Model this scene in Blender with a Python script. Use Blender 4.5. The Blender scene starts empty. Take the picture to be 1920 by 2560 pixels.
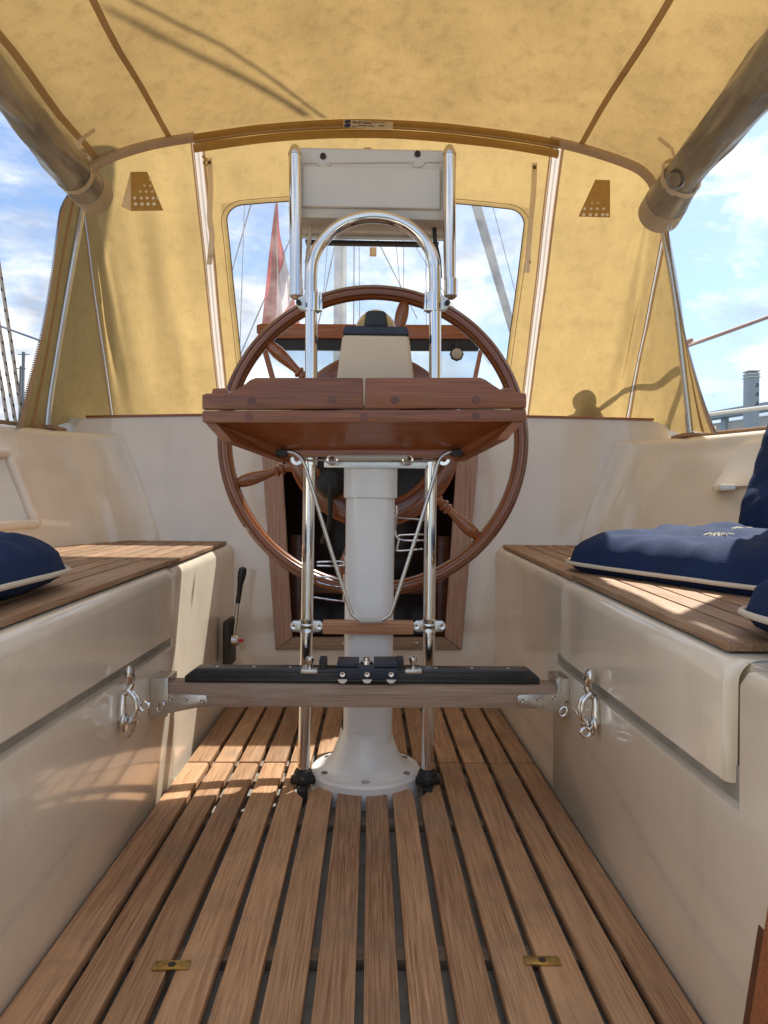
import bpy, bmesh, math, random
from mathutils import Vector, Matrix, noise as mnoise
random.seed(7)
PI = math.pi
# ------------------------------------------------------------------ camera
H = 0.58; FPX = 1775.0
YAW = math.atan(34.0/FPX); ROLL = math.radians(0.6)
FW = Vector((math.sin(YAW), math.cos(YAW), 0)); R0 = Vector((math.cos(YAW), -math.sin(YAW), 0)); U0 = Vector((0, 0, 1))
RT = R0*math.cos(ROLL) + U0*math.sin(ROLL); UP = U0*math.cos(ROLL) - R0*math.sin(ROLL)
CAM = Vector((0, 0, H))
scene = bpy.context.scene; COL = scene.collection
cd = bpy.data.cameras.new('camera'); cam = bpy.data.objects.new('camera', cd); COL.objects.link(cam)
m = Matrix(((RT.x, UP.x, -FW.x), (RT.y, UP.y, -FW.y), (RT.z, UP.z, -FW.z))).to_4x4(); m.translation = CAM
cam.matrix_world = m
cd.sensor_fit = 'HORIZONTAL'; cd.sensor_width = 36; cd.lens = 36*FPX/1920; cd.clip_start = 0.02; cd.clip_end = 8000
scene.camera = cam
# ------------------------------------------------------------------ world
SUN_AZ, SUN_EL = math.radians(38), math.radians(56)
SUN = Vector((math.sin(SUN_AZ)*math.cos(SUN_EL), math.cos(SUN_AZ)*math.cos(SUN_EL), math.sin(SUN_EL)))
w = bpy.data.worlds.new('World'); scene.world = w; w.use_nodes = True
nt = w.node_tree; nt.nodes.clear(); N = nt.nodes.new; L = nt.links.new
sky = N('ShaderNodeTexSky'); sky.sky_type = 'NISHITA'; sky.sun_disc = False
sky.sun_elevation = SUN_EL; sky.sun_rotation = SUN_AZ
sky.air_density = 1.0; sky.dust_density = 1.2; sky.ozone_density = 2.0
tc = N('ShaderNodeTexCoord')
mp = N('ShaderNodeMapping'); mp.inputs['Scale'].default_value = (2.1, 2.1, 5.2); mp.inputs['Location'].default_value = (3.1, 0.4, 0.2)
mp.inputs['Rotation'].default_value = (0.0, 0.16, 0.0)
n1 = N('ShaderNodeTexNoise'); n1.inputs['Scale'].default_value = 1.5; n1.inputs['Detail'].default_value = 9; n1.inputs['Roughness'].default_value = .62; n1.inputs['Distortion'].default_value = .3
r1 = N('ShaderNodeValToRGB'); r1.color_ramp.elements[0].position = .41; r1.color_ramp.elements[1].position = .55
n2 = N('ShaderNodeTexNoise'); n2.inputs['Scale'].default_value = 3.2; n2.inputs['Detail'].default_value = 6
r2 = N('ShaderNodeValToRGB')
r2.color_ramp.elements[0].position = .40; r2.color_ramp.elements[0].color = (2.6, 3.0, 3.7, 1)
r2.color_ramp.elements[1].position = .62; r2.color_ramp.elements[1].color = (6.9, 6.8, 6.6, 1)
# brighter clouds toward the sun side, as a real sky has
dp = N('ShaderNodeVectorMath'); dp.operation = 'DOT_PRODUCT'; dp.inputs[1].default_value = SUN
gm = N('ShaderNodeMapRange'); gm.inputs['From Min'].default_value = .2; gm.inputs['From Max'].default_value = 1.0; gm.inputs['To Min'].default_value = .78; gm.inputs['To Max'].default_value = 1.15
vm = N('ShaderNodeVectorMath'); vm.operation = 'SCALE'
hs = N('ShaderNodeMix'); hs.data_type = 'RGBA'; hs.blend_type = 'MULTIPLY'; hs.inputs[0].default_value = 1; hs.inputs[7].default_value = (.70, .77, .84, 1)
mx = N('ShaderNodeMix'); mx.data_type = 'RGBA'
bg = N('ShaderNodeBackground'); bg.inputs['Strength'].default_value = 0.13
wo = N('ShaderNodeOutputWorld')
L(tc.outputs['Generated'], mp.inputs[0]); L(mp.outputs[0], n1.inputs['Vector']); L(mp.outputs[0], n2.inputs['Vector'])
L(n1.outputs['Fac'], r1.inputs[0]); L(n2.outputs['Fac'], r2.inputs[0])
L(tc.outputs['Generated'], dp.inputs[0]); L(dp.outputs['Value'], gm.inputs[0])
L(r2.outputs[0], vm.inputs[0]); L(gm.outputs[0], vm.inputs['Scale'])
L(sky.outputs[0], hs.inputs[6])
L(r1.outputs[0], mx.inputs[0]); L(hs.outputs[2], mx.inputs[6]); L(vm.outputs[0], mx.inputs[7])
L(mx.outputs[2], bg.inputs[0]); L(bg.outputs[0], wo.inputs[0])
# ------------------------------------------------------------------ sun
sd = bpy.data.lights.new('sun', 'SUN'); sd.energy = 4.6; sd.angle = math.radians(0.6); sd.color = (1, .95, .86)
so = bpy.data.objects.new('sun', sd); COL.objects.link(so); so.rotation_euler = SUN.to_track_quat('Z', 'Y').to_euler(); so.location = (4, 3, 6)
scene.view_settings.view_transform = 'Standard'; scene.view_settings.look = 'None'; scene.view_settings.exposure = 0.88; scene.view_settings.gamma = 1
scene.cycles.max_bounces = 10; scene.cycles.diffuse_bounces = 6; scene.cycles.transparent_max_bounces = 16
scene.cycles.sample_clamp_indirect = 6

# ------------------------------------------------------------------ measuring helpers
def ray(sx, sy):
    cx = (sx-960)/FPX; cz = -(sy-1280)/FPX
    return FW + RT*cx + UP*cz
def S(sx, sy, Y):                    # photo pixel (1920 wide) at the depth Y
    d = ray(sx, sy); return CAM + d*(Y/d.y)
K = 1/0.8641
def O(x, y, Y): return S(x*K, y*K, Y)
def WX(x, y, X):
    d = ray(x*K, y*K); return CAM + d*(X/d.x)
def lerp(a, b, t): return a+(b-a)*t
def interp(xs, ys, x):
    if x <= xs[0]: return ys[0]
    for i in range(len(xs)-1):
        if x <= xs[i+1]: return lerp(ys[i], ys[i+1], (x-xs[i])/(xs[i+1]-xs[i]))
    return ys[-1]
def catmull(pts, n):
    P = [Vector(p) for p in pts]; out = []
    for i in range(len(P)-1):
        p0 = P[max(i-1, 0)]; p1 = P[i]; p2 = P[i+1]; p3 = P[min(i+2, len(P)-1)]
        for k in range(n):
            t = k/n
            out.append(.5*((2*p1)+(p2-p0)*t+(2*p0-5*p1+4*p2-p3)*t*t+(3*p1-p0-3*p2+p3)*t**3))
    out.append(P[-1]); return out

# ------------------------------------------------------------------ object helpers
OFF = {}
def root(name, label, cat, loc=(0, 0, 0), group=None):
    o = bpy.data.objects.new(name, None); COL.objects.link(o); o.location = loc; o.empty_display_size = .1
    OFF[o.name] = Vector(loc); o['label'] = label; o['category'] = cat
    if group: o['group'] = group
    return o
def tag(o, label=None, cat=None, group=None, kind=None):
    if label: o['label'] = label
    if cat: o['category'] = cat
    if group: o['group'] = group
    if kind: o['kind'] = kind
    return o
def add(name, geo, mat, parent=None, smooth=None, loc=None, label=None, kind=None):
    v, f = geo[0], geo[1]
    uv = geo[2] if len(geo) > 2 else None
    if parent is not None: off = Vector(loc) if loc is not None else OFF[parent.name]; l = off-OFF[parent.name]
    else:
        if loc is None:
            c = sum((Vector(p) for p in v), Vector())/len(v); c.z = min(p[2] for p in v); loc = c
        off = Vector(loc); l = off
    me = bpy.data.meshes.new(name)
    me.from_pydata([tuple(Vector(p)-off) for p in v], [], f)
    if uv:
        ul = me.uv_layers.new(name='uv')
        for i, lp in enumerate(me.loops): ul.data[i].uv = uv[lp.vertex_index]
    me.materials.append(mat)
    if smooth is None: smooth = True
    if smooth:
        me.polygons.foreach_set('use_smooth', [True]*len(me.polygons))
        me.set_sharp_from_angle(angle=math.radians(38))
    me.update()
    o = bpy.data.objects.new(name, me); COL.objects.link(o); o.location = l
    if parent is not None: o.parent = parent
    OFF[o.name] = off
    if label: o['label'] = label
    if kind: o['kind'] = kind
    return o
def merge(*gs):
    v = []; f = []
    for g in gs:
        n = len(v); v += [Vector(p) for p in g[0]]; f += [tuple(i+n for i in q) for q in g[1]]
    return v, f
def from_bm(bm):
    bm.verts.ensure_lookup_table(); v = [x.co.copy() for x in bm.verts]
    for i, x in enumerate(bm.verts): x.index = i
    f = [tuple(x.index for x in q.verts) for q in bm.faces]; bm.free(); return v, f
def box(c, s, bev=0.0, rot=None, seg=2):
    bm = bmesh.new(); bmesh.ops.create_cube(bm, size=1)
    for x in bm.verts: x.co = Vector((x.co.x*s[0], x.co.y*s[1], x.co.z*s[2]))
    if bev: bmesh.ops.bevel(bm, geom=bm.edges[:], offset=bev, segments=seg, profile=.6, affect='EDGES')
    if rot is not None: bmesh.ops.rotate(bm, verts=bm.verts, matrix=rot)
    for x in bm.verts: x.co += Vector(c)
    return from_bm(bm)
def bb(x0, x1, y0, y1, z0, z1, bev=0.0): return box(((x0+x1)/2, (y0+y1)/2, (z0+z1)/2), (abs(x1-x0), abs(y1-y0), abs(z1-z0)), bev)
def prism(poly, axis, a, b, bev=0.0):     # poly of 2D points; axis 0: (y,z), 1: (x,z), 2: (x,y)
    bm = bmesh.new()
    def mk(p, t):
        return Vector((t, p[0], p[1])) if axis == 0 else Vector((p[0], t, p[1])) if axis == 1 else Vector((p[0], p[1], t))
    A = [bm.verts.new(mk(p, a)) for p in poly]; B = [bm.verts.new(mk(p, b)) for p in poly]
    n = len(poly); bm.faces.new(A); bm.faces.new(B[::-1])
    for i in range(n): bm.faces.new((A[i], B[i], B[(i+1) % n], A[(i+1) % n]))
    bmesh.ops.recalc_face_normals(bm, faces=bm.faces)
    if bev:
        es = [e for e in bm.edges if e.calc_face_angle(0) > .5]
        bmesh.ops.bevel(bm, geom=es, offset=bev, segments=2, profile=.6, affect='EDGES')
    return from_bm(bm)
def tube(pts, r, seg=12, closed=False, caps=True, flat=None, uv=False):
    P = [Vector(p) for p in pts]; n = len(P)
    rs = r if isinstance(r, (list, tuple)) else [r]*n
    T = []
    for i in range(n):
        if closed: t = P[(i+1) % n]-P[i-1]
        else: t = P[min(i+1, n-1)]-P[max(i-1, 0)]
        T.append(t.normalized())
    a = Vector((0, 0, 1)) if abs(T[0].z) < .8 else Vector((1, 0, 0))
    nrm = (a - T[0]*a.dot(T[0])).normalized(); v = []; f = []; uvs = []; d = 0
    for i in range(n):
        if i: d += (P[i]-P[i-1]).length
        nrm = (nrm - T[i]*nrm.dot(T[i])).normalized(); bn = T[i].cross(nrm)
        for k in range(seg):
            an = 2*PI*k/seg; sc = flat if flat else 1
            v.append(P[i] + nrm*math.cos(an)*rs[i]*sc + bn*math.sin(an)*rs[i]); uvs.append((k/seg, d))
    for i in range(n if closed else n-1):
        j = (i+1) % n
        for k in range(seg):
            k2 = (k+1) % seg; f.append((i*seg+k, i*seg+k2, j*seg+k2, j*seg+k))
    if caps and not closed: f.append(tuple(range(seg))[::-1]); f.append(tuple((n-1)*seg+k for k in range(seg)))
    return (v, f, uvs) if uv else (v, f)
def lathe(prof, c, axis=(0, 0, 1), seg=32):     # prof: list of (r, h)
    ax = Vector(axis).normalized(); a = Vector((0, 0, 1)) if abs(ax.z) < .8 else Vector((1, 0, 0))
    e1 = (a-ax*a.dot(ax)).normalized(); e2 = ax.cross(e1); c = Vector(c); v = []; f = []
    for (r, h) in prof:
        for k in range(seg):
            an = 2*PI*k/seg; v.append(c+ax*h+(e1*math.cos(an)+e2*math.sin(an))*max(r, 1e-5))
    for i in range(len(prof)-1):
        for k in range(seg):
            k2 = (k+1) % seg; f.append((i*seg+k, i*seg+k2, (i+1)*seg+k2, (i+1)*seg+k))
    return v, f
def loft(rows, skip=None):
    v = []; f = []; m_ = len(rows[0])
    for r_ in rows: v += [Vector(p) for p in r_]
    for i in range(len(rows)-1):
        for j in range(m_-1):
            if skip and skip(i, j): continue
            f.append((i*m_+j, i*m_+j+1, (i+1)*m_+j+1, (i+1)*m_+j))
    return v, f
def ellipsoid(c, r, seg=16, rings=10, rot=None):
    v = []; f = []
    for i in range(rings+1):
        th = PI*i/rings
        for k in range(seg):
            p = Vector((math.sin(th)*math.cos(2*PI*k/seg)*r[0], math.sin(th)*math.sin(2*PI*k/seg)*r[1], math.cos(th)*r[2]))
            if rot is not None: p = rot @ p
            v.append(p+Vector(c))
    for i in range(rings):
        for k in range(seg):
            k2 = (k+1) % seg; f.append((i*seg+k, (i+1)*seg+k, (i+1)*seg+k2, i*seg+k2))
    return v, f

# ------------------------------------------------------------------ materials
def newmat(name):
    m_ = bpy.data.materials.new(name); m_.use_nodes = True
    t = m_.node_tree; b = t.nodes['Principled BSDF']; return m_, t, b, t.nodes['Material Output']
def basic(name, col, rough=.5, metal=0, coat=0, var=0.0, vscale=6, bump=0.0, bscale=80, spec=.5, sheen=0, roughvar=0.0):
    m_, t, b, o = newmat(name); N = t.nodes.new; L = t.links.new
    b.inputs['Base Color'].default_value = (*col, 1); b.inputs['Roughness'].default_value = rough; b.inputs['Metallic'].default_value = metal
    b.inputs['Coat Weight'].default_value = coat; b.inputs['Coat Roughness'].default_value = .06; b.inputs['Specular IOR Level'].default_value = spec
    if sheen: b.inputs['Sheen Weight'].default_value = sheen; b.inputs['Sheen Roughness'].default_value = .4
    tc = N('ShaderNodeTexCoord')
    if var or roughvar:
        n = N('ShaderNodeTexNoise'); n.inputs['Scale'].default_value = vscale; n.inputs['Detail'].default_value = 6; n.inputs['Roughness'].default_value = .6
        L(tc.outputs['Object'], n.inputs['Vector'])
        if var:
            r = N('ShaderNodeMapRange'); r.inputs['From Min'].default_value = .3; r.inputs['From Max'].default_value = .7; r.inputs['To Min'].default_value = 1-var; r.inputs['To Max'].default_value = 1+var*.6
            x = N('ShaderNodeVectorMath'); x.operation = 'SCALE'; x.inputs[0].default_value = col
            L(n.outputs['Fac'], r.inputs[0]); L(r.outputs[0], x.inputs['Scale']); L(x.outputs[0], b.inputs['Base Color'])
        if roughvar:
            q = N('ShaderNodeMapRange'); q.inputs['From Min'].default_value = .3; q.inputs['From Max'].default_value = .7; q.inputs['To Min'].default_value = max(rough-roughvar, .02); q.inputs['To Max'].default_value = rough+roughvar
            L(n.outputs['Fac'], q.inputs[0]); L(q.outputs[0], b.inputs['Roughness'])
    if bump:
        n = N('ShaderNodeTexNoise'); n.inputs['Scale'].default_value = bscale; n.inputs['Detail'].default_value = 4
        bu = N('ShaderNodeBump'); bu.inputs['Strength'].default_value = bump; bu.inputs['Distance'].default_value = .004
        L(tc.outputs['Object'], n.inputs['Vector']); L(n.outputs['Fac'], bu.inputs['Height']); L(bu.outputs[0], b.inputs['Normal'])
    return m_
def scuff(m_, amt=.18):
    t = m_.node_tree; N = t.nodes.new; L = t.links.new; b = t.nodes['Principled BSDF']
    src = b.inputs['Base Color'].links[0].from_socket
    tc = N('ShaderNodeTexCoord'); mp = N('ShaderNodeMapping'); mp.inputs['Scale'].default_value = (9, 9, 2.2); L(tc.outputs['Object'], mp.inputs[0])
    n = N('ShaderNodeTexNoise'); n.inputs['Scale'].default_value = 1; n.inputs['Detail'].default_value = 9; n.inputs['Roughness'].default_value = .7; L(mp.outputs[0], n.inputs['Vector'])
    v = N('ShaderNodeTexVoronoi'); v.inputs['Scale'].default_value = 26; L(tc.outputs['Object'], v.inputs['Vector'])
    r1 = N('ShaderNodeMapRange'); r1.inputs['From Min'].default_value = .56; r1.inputs['From Max'].default_value = .78; r1.inputs['To Max'].default_value = amt; L(n.outputs['Fac'], r1.inputs[0])
    r2 = N('ShaderNodeMapRange'); r2.inputs['From Min'].default_value = .045; r2.inputs['From Max'].default_value = .03; r2.inputs['To Max'].default_value = .5; L(v.outputs['Distance'], r2.inputs[0])
    g = N('ShaderNodeMath'); g.operation = 'GREATER_THAN'; g.inputs[1].default_value = .80; s_ = N('ShaderNodeSeparateColor'); L(v.outputs['Color'], s_.inputs[0]); L(s_.outputs[0], g.inputs[0])
    mu = N('ShaderNodeMath'); mu.operation = 'MULTIPLY'; L(r2.outputs[0], mu.inputs[0]); L(g.outputs[0], mu.inputs[1])
    mxx = N('ShaderNodeMath'); mxx.operation = 'MAXIMUM'; L(r1.outputs[0], mxx.inputs[0]); L(mu.outputs[0], mxx.inputs[1])
    x = N('ShaderNodeMix'); x.data_type = 'RGBA'; x.inputs[7].default_value = (.33, .27, .20, 1); L(mxx.outputs[0], x.inputs[0]); L(src, x.inputs[6]); L(x.outputs[2], b.inputs['Base Color'])
def wood(name, c_dark, c_mid, c_light, along=1, rough=.6, coat=0, fine=1.0, blotch=.25, bump=.25, weather=None, objrand=True):
    m_, t, b, o = newmat(name); N = t.nodes.new; L = t.links.new
    tc = N('ShaderNodeTexCoord'); oi = N('ShaderNodeObjectInfo')
    ad = N('ShaderNodeVectorMath'); ad.operation = 'ADD'
    sc = N('ShaderNodeVectorMath'); sc.operation = 'SCALE'; sc.inputs[0].default_value = (7.3, 11.1, 5.7)
    L(oi.outputs['Random'], sc.inputs['Scale']); L(tc.outputs['Object'], ad.inputs[0]); L(sc.outputs[0], ad.inputs[1])
    def mp(s_al, s_ac):
        q = N('ShaderNodeMapping'); v = [s_ac]*3; v[along] = s_al; q.inputs['Scale'].default_value = v; L(ad.outputs[0], q.inputs[0]); return q
    a = mp(1.6, 40); n1 = N('ShaderNodeTexNoise'); n1.inputs['Scale'].default_value = 1.0; n1.inputs['Detail'].default_value = 5; n1.inputs['Distortion'].default_value = 1.2; L(a.outputs[0], n1.inputs['Vector'])
    # growth bands
    mul = N('ShaderNodeMath'); mul.operation = 'MULTIPLY'; mul.inputs[1].default_value = 46; L(n1.outputs['Fac'], mul.inputs[0])
    sn = N('ShaderNodeMath'); sn.operation = 'SINE'; L(mul.outputs[0], sn.inputs[0])
    f = mp(9, 420*fine); n2 = N('ShaderNodeTexNoise'); n2.inputs['Scale'].default_value = 1.0; n2.inputs['Detail'].default_value = 3; L(f.outputs[0], n2.inputs['Vector'])
    c = mp(2, 5); n3 = N('ShaderNodeTexNoise'); n3.inputs['Scale'].default_value = 1.0; n3.inputs['Detail'].default_value = 4; L(c.outputs[0], n3.inputs['Vector'])
    s1 = N('ShaderNodeMath'); s1.operation = 'MULTIPLY_ADD'; s1.inputs[1].default_value = .055; s1.inputs[2].default_value = 0; L(sn.outputs[0], s1.inputs[0])
    s2 = N('ShaderNodeMath'); s2.operation = 'MULTIPLY_ADD'; s2.inputs[1].default_value = .85; L(n2.outputs['Fac'], s2.inputs[0]); L(s1.outputs[0], s2.inputs[2])
    s3 = N('ShaderNodeMath'); s3.operation = 'MULTIPLY_ADD'; s3.inputs[1].default_value = blotch; L(n3.outputs['Fac'], s3.inputs[0]); L(s2.outputs[0], s3.inputs[2])
    rp = N('ShaderNodeValToRGB'); e = rp.color_ramp.elements; e[0].position = .28; e[0].color = (*c_dark, 1); e[1].position = .80; e[1].color = (*c_light, 1)
    em = rp.color_ramp.elements.new(.5); em.color = (*c_mid, 1); L(s3.outputs[0], rp.inputs[0])
    hv = N('ShaderNodeHueSaturation'); rr = N('ShaderNodeMapRange'); rr.inputs['To Min'].default_value = .80; rr.inputs['To Max'].default_value = 1.18
    L(oi.outputs['Random'], rr.inputs[0]); L(rr.outputs[0], hv.inputs['Value']); L(rp.outputs[0], hv.inputs['Color'])
    out = hv.outputs[0]
    if weather:
        n4 = N('ShaderNodeTexNoise'); n4.inputs['Scale'].default_value = 7; n4.inputs['Detail'].default_value = 7; n4.inputs['Roughness'].default_value = .65; L(ad.outputs[0], n4.inputs['Vector'])
        r4 = N('ShaderNodeMapRange'); r4.inputs['From Min'].default_value = .52; r4.inputs['From Max'].default_value = .75; r4.inputs['To Max'].default_value = .65; L(n4.outputs['Fac'], r4.inputs[0])
        mxx = N('ShaderNodeMix'); mxx.data_type = 'RGBA'; mxx.inputs[7].default_value = (*weather, 1); L(r4.outputs[0], mxx.inputs[0]); L(out, mxx.inputs[6]); out = mxx.outputs[2]
    L(out, b.inputs['Base Color'])
    b.inputs['Roughness'].default_value = rough; b.inputs['Coat Weight'].default_value = coat; b.inputs['Coat Roughness'].default_value = .08
    bu = N('ShaderNodeBump'); bu.inputs['Strength'].default_value = bump; bu.inputs['Distance'].default_value = .0012; L(s2.outputs[0], bu.inputs['Height']); L(bu.outputs[0], b.inputs['Normal'])
    return m_
def canvas(name, col, trans=.62, dirt=.35, weave=900):
    m_, t, b, o = newmat(name); N = t.nodes.new; L = t.links.new; t.nodes.remove(b)
    tc = N('ShaderNodeTexCoord')
    n1 = N('ShaderNodeTexNoise'); n1.inputs['Scale'].default_value = 3.2; n1.inputs['Detail'].default_value = 10; n1.inputs['Roughness'].default_value = .66
    n2 = N('ShaderNodeTexNoise'); n2.inputs['Scale'].default_value = 26; n2.inputs['Detail'].default_value = 8; n2.inputs['Roughness'].default_value = .75
    L(tc.outputs['Object'], n1.inputs['Vector']); L(tc.outputs['Object'], n2.inputs['Vector'])
    a = N('ShaderNodeMapRange'); a.inputs['From Min'].default_value = .35; a.inputs['From Max'].default_value = .65; a.inputs['To Min'].default_value = 1-dirt*.45; a.inputs['To Max'].default_value = 1.04
    c = N('ShaderNodeMapRange'); c.inputs['From Min'].default_value = .25; c.inputs['From Max'].default_value = .5; c.inputs['To Min'].default_value = 1-dirt*.6; c.inputs['To Max'].default_value = 1.0
    mu = N('ShaderNodeMath'); mu.operation = 'MULTIPLY'; L(n1.outputs['Fac'], a.inputs[0]); L(n2.outputs['Fac'], c.inputs[0]); L(a.outputs[0], mu.inputs[0]); L(c.outputs[0], mu.inputs[1])
    # woven thread
    mg = N('ShaderNodeMapping'); mg.inputs['Scale'].default_value = (60, 700, 700); mg2 = N('ShaderNodeMapping'); mg2.inputs['Scale'].default_value = (700, 60, 60)
    L(tc.outputs['Object'], mg.inputs[0]); L(tc.outputs['Object'], mg2.inputs[0])
    w1 = N('ShaderNodeTexNoise'); w1.inputs['Scale'].default_value = .35; w2 = N('ShaderNodeTexNoise'); w2.inputs['Scale'].default_value = .35; L(mg.outputs[0], w1.inputs['Vector']); L(mg2.outputs[0], w2.inputs['Vector'])
    wa = N('ShaderNodeMath'); wa.operation = 'ADD'; L(w1.outputs['Fac'], wa.inputs[0]); L(w2.outputs['Fac'], wa.inputs[1])
    wr = N('ShaderNodeMapRange'); wr.inputs['From Min'].default_value = .7; wr.inputs['From Max'].default_value = 1.3; wr.inputs['To Min'].default_value = .94; wr.inputs['To Max'].default_value = 1.04; L(wa.outputs[0], wr.inputs[0])
    m2 = N('ShaderNodeMath'); m2.operation = 'MULTIPLY'; L(mu.outputs[0], m2.inputs[0]); L(wr.outputs[0], m2.inputs[1])
    v = N('ShaderNodeVectorMath'); v.operation = 'SCALE'; v.inputs[0].default_value = col; L(m2.outputs[0], v.inputs['Scale'])
    bu = N('ShaderNodeBump'); bu.inputs['Strength'].default_value = .35; bu.inputs['Distance'].default_value = .012; L(n1.outputs['Fac'], bu.inputs['Height'])
    d = N('ShaderNodeBsdfDiffuse'); tr = N('ShaderNodeBsdfTranslucent'); x = N('ShaderNodeMixShader'); x.inputs[0].default_value = trans
    L(v.outputs[0], d.inputs['Color']); L(v.outputs[0], tr.inputs['Color']); L(bu.outputs[0], d.inputs['Normal']); L(bu.outputs[0], tr.inputs['Normal'])
    L(d.outputs[0], x.inputs[1]); L(tr.outputs[0], x.inputs[2]); L(x.outputs[0], o.inputs['Surface'])
    return m_
def vinyl(name, tint, trans=.9, rough=.08, haze=.06):
    m_, t, b, o = newmat(name); N = t.nodes.new; L = t.links.new; t.nodes.remove(b)
    tr = N('ShaderNodeBsdfTransparent'); tr.inputs[0].default_value = (*tint, 1)
    gl = N('ShaderNodeBsdfGlossy'); gl.inputs['Roughness'].default_value = rough; gl.inputs[0].default_value = (.9, .9, .9, 1)
    df = N('ShaderNodeBsdfTranslucent'); df.inputs[0].default_value = (.75, .72, .66, 1)
    fr = N('ShaderNodeFresnel'); fr.inputs[0].default_value = 1.4
    tc = N('ShaderNodeTexCoord'); n = N('ShaderNodeTexNoise'); n.inputs['Scale'].default_value = 9; n.inputs['Detail'].default_value = 8; n.inputs['Roughness'].default_value = .7; L(tc.outputs['Object'], n.inputs['Vector'])
    r = N('ShaderNodeMapRange'); r.inputs['From Min'].default_value = .4; r.inputs['From Max'].default_value = .75; r.inputs['To Min'].default_value = haze*.5; r.inputs['To Max'].default_value = haze*1.7; L(n.outputs['Fac'], r.inputs[0])
    a = N('ShaderNodeMixShader'); L(r.outputs[0], a.inputs[0]); L(tr.outputs[0], a.inputs[1]); L(df.outputs[0], a.inputs[2])
    c = N('ShaderNodeMixShader'); L(fr.outputs[0], c.inputs[0]); L(a.outputs[0], c.inputs[1]); L(gl.outputs[0], c.inputs[2]); L(c.outputs[0], o.inputs['Surface'])
    return m_
M = {}
M['gel'] = basic('gelcoat', (.86, .755, .60), .16, coat=.55, var=.07, vscale=4, bump=.06, bscale=5, roughvar=.06)
M['gelwhite'] = basic('gelcoat_white', (.85, .785, .685), .14, coat=.55, var=.07, vscale=4, bump=.06, bscale=5, roughvar=.05)
M['white'] = basic('white_paint', (.86, .86, .83), .28, coat=.4, var=.05, vscale=9)
M['solepan'] = basic('sole_pan', (.36, .335, .28), .5, var=.3, vscale=14)
scuff(M['gel']); scuff(M['gelwhite'], .12); scuff(M['white'], .22)
M['teak'] = wood('teak_grating', (.13, .060, .026), (.30, .150, .070), (.52, .30, .155), 1, .6, weather=(.20, .155, .11), bump=.4, blotch=.5)
M['teakseat'] = wood('teak_seat', (.16, .085, .042), (.32, .18, .095), (.50, .32, .19), 1, .62, weather=(.36, .27, .20), bump=.4, blotch=.3)
M['batten'] = wood('teak_batten', (.13, .09, .06), (.26, .19, .13), (.38, .28, .20), 0, .7, bump=.3)
M['beamw'] = wood('beam_wood', (.24, .15, .10), (.41, .275, .19), (.56, .42, .32), 0, .55, coat=.1, weather=(.42, .33, .27), bump=.3)
M['tablew'] = wood('table_mahogany', (.13, .033, .008), (.235, .068, .018), (.34, .110, .032), 0, .30, coat=.35, bump=.12, blotch=.3)
M['cross'] = wood('crosspiece_teak', (.24, .10, .045), (.42, .19, .09), (.56, .30, .16), 0, .5, coat=.1, bump=.25)
M['hatchw'] = wood('hatch_wood', (.20, .06, .02), (.36, .12, .045), (.50, .20, .08), 0, .35, coat=.3, bump=.12)
M['framew'] = wood('frame_wood', (.20, .11, .08), (.36, .22, .165), (.48, .33, .26), 2, .6, weather=(.40, .30, .25), bump=.3)
M['spokew'] = wood('spoke_wood', (.15, .042, .012), (.28, .085, .026), (.40, .14, .048), 0, .25, coat=.6, bump=.06)
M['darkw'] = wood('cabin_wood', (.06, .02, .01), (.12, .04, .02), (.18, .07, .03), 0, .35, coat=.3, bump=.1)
M['plug'] = wood('plug_wood', (.07, .02, .01), (.14, .042, .02), (.20, .07, .03), 0, .4, coat=.3, bump=.1)
M['chrome'] = basic('polished_stainless', (.78, .77, .75), .09, metal=1, roughvar=.04, vscale=20, bump=.02, bscale=60)
M['steel'] = basic('brushed_stainless', (.62, .60, .57), .28, metal=1, roughvar=.05, vscale=30, var=.04)
M['pole'] = basic('frame_tube', (.62, .66, .72), .3, metal=1, var=.1, vscale=12)
M['brass'] = basic('aged_brass', (.52, .37, .14), .34, metal=1, var=.3, vscale=60)
M['black'] = basic('black_plastic', (.018, .018, .020), .4, bump=.1, bscale=200)
M['rubber'] = basic('black_rubber', (.022, .022, .02), .55, var=.3, vscale=30)
M['track'] = basic('black_track', (.025, .026, .028), .36, var=.3, vscale=40, spec=.6)
M['navymetal'] = basic('navy_anodised', (.035, .042, .065), .42, metal=.3, var=.3, vscale=50)
M['beige'] = basic('beige_plastic', (.70, .56, .39), .34, coat=.25, var=.04)
M['dome'] = basic('smoked_dome', (.50, .38, .17), .10, coat=1, spec=.8)
M['pod'] = basic('cream_pod', (.70, .64, .56), .24, coat=.35, var=.04, bump=.05, bscale=12)
M['navy'] = basic('navy_cotton', (.010, .028, .085), .85, spec=.25, bump=.35, bscale=500, sheen=.0, var=.2, vscale=14)
M['piping'] = basic('cream_piping', (.66, .58, .46), .7, bump=.3, bscale=600)
M['tuft'] = basic('tuft_yarn', (.55, .50, .45), .9)
M['canvas'] = canvas('yellow_canvas', (.365, .240, .094), .56, .45)
M['canvas2'] = canvas('yellow_canvas_front', (.41, .285, .118), .60, .3)
M['canvas_th'] = canvas('double_canvas', (.46, .29, .10), .42, .2)
M['seam'] = canvas('seam_tape', (.50, .34, .18), .3, .15)
M['hem'] = canvas('hem_tape', (.66, .52, .40), .3, .15)
M['ventc'] = canvas('vent_canvas', (.50, .32, .12), .28, .15)
M['zip'] = canvas('zipper_tape', (.50, .44, .38), .6, .05)
M['ziptooth'] = canvas('zip_teeth', (.42, .36, .31), .5, .1)
M['zipedge'] = canvas('zip_edge', (.55, .42, .32), .4, .1)
M['holec'] = basic('painted_hole_light', (.95, .88, .70), .7)
M['strap'] = canvas('strap_web', (.86, .72, .54), .4, .1)
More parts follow.
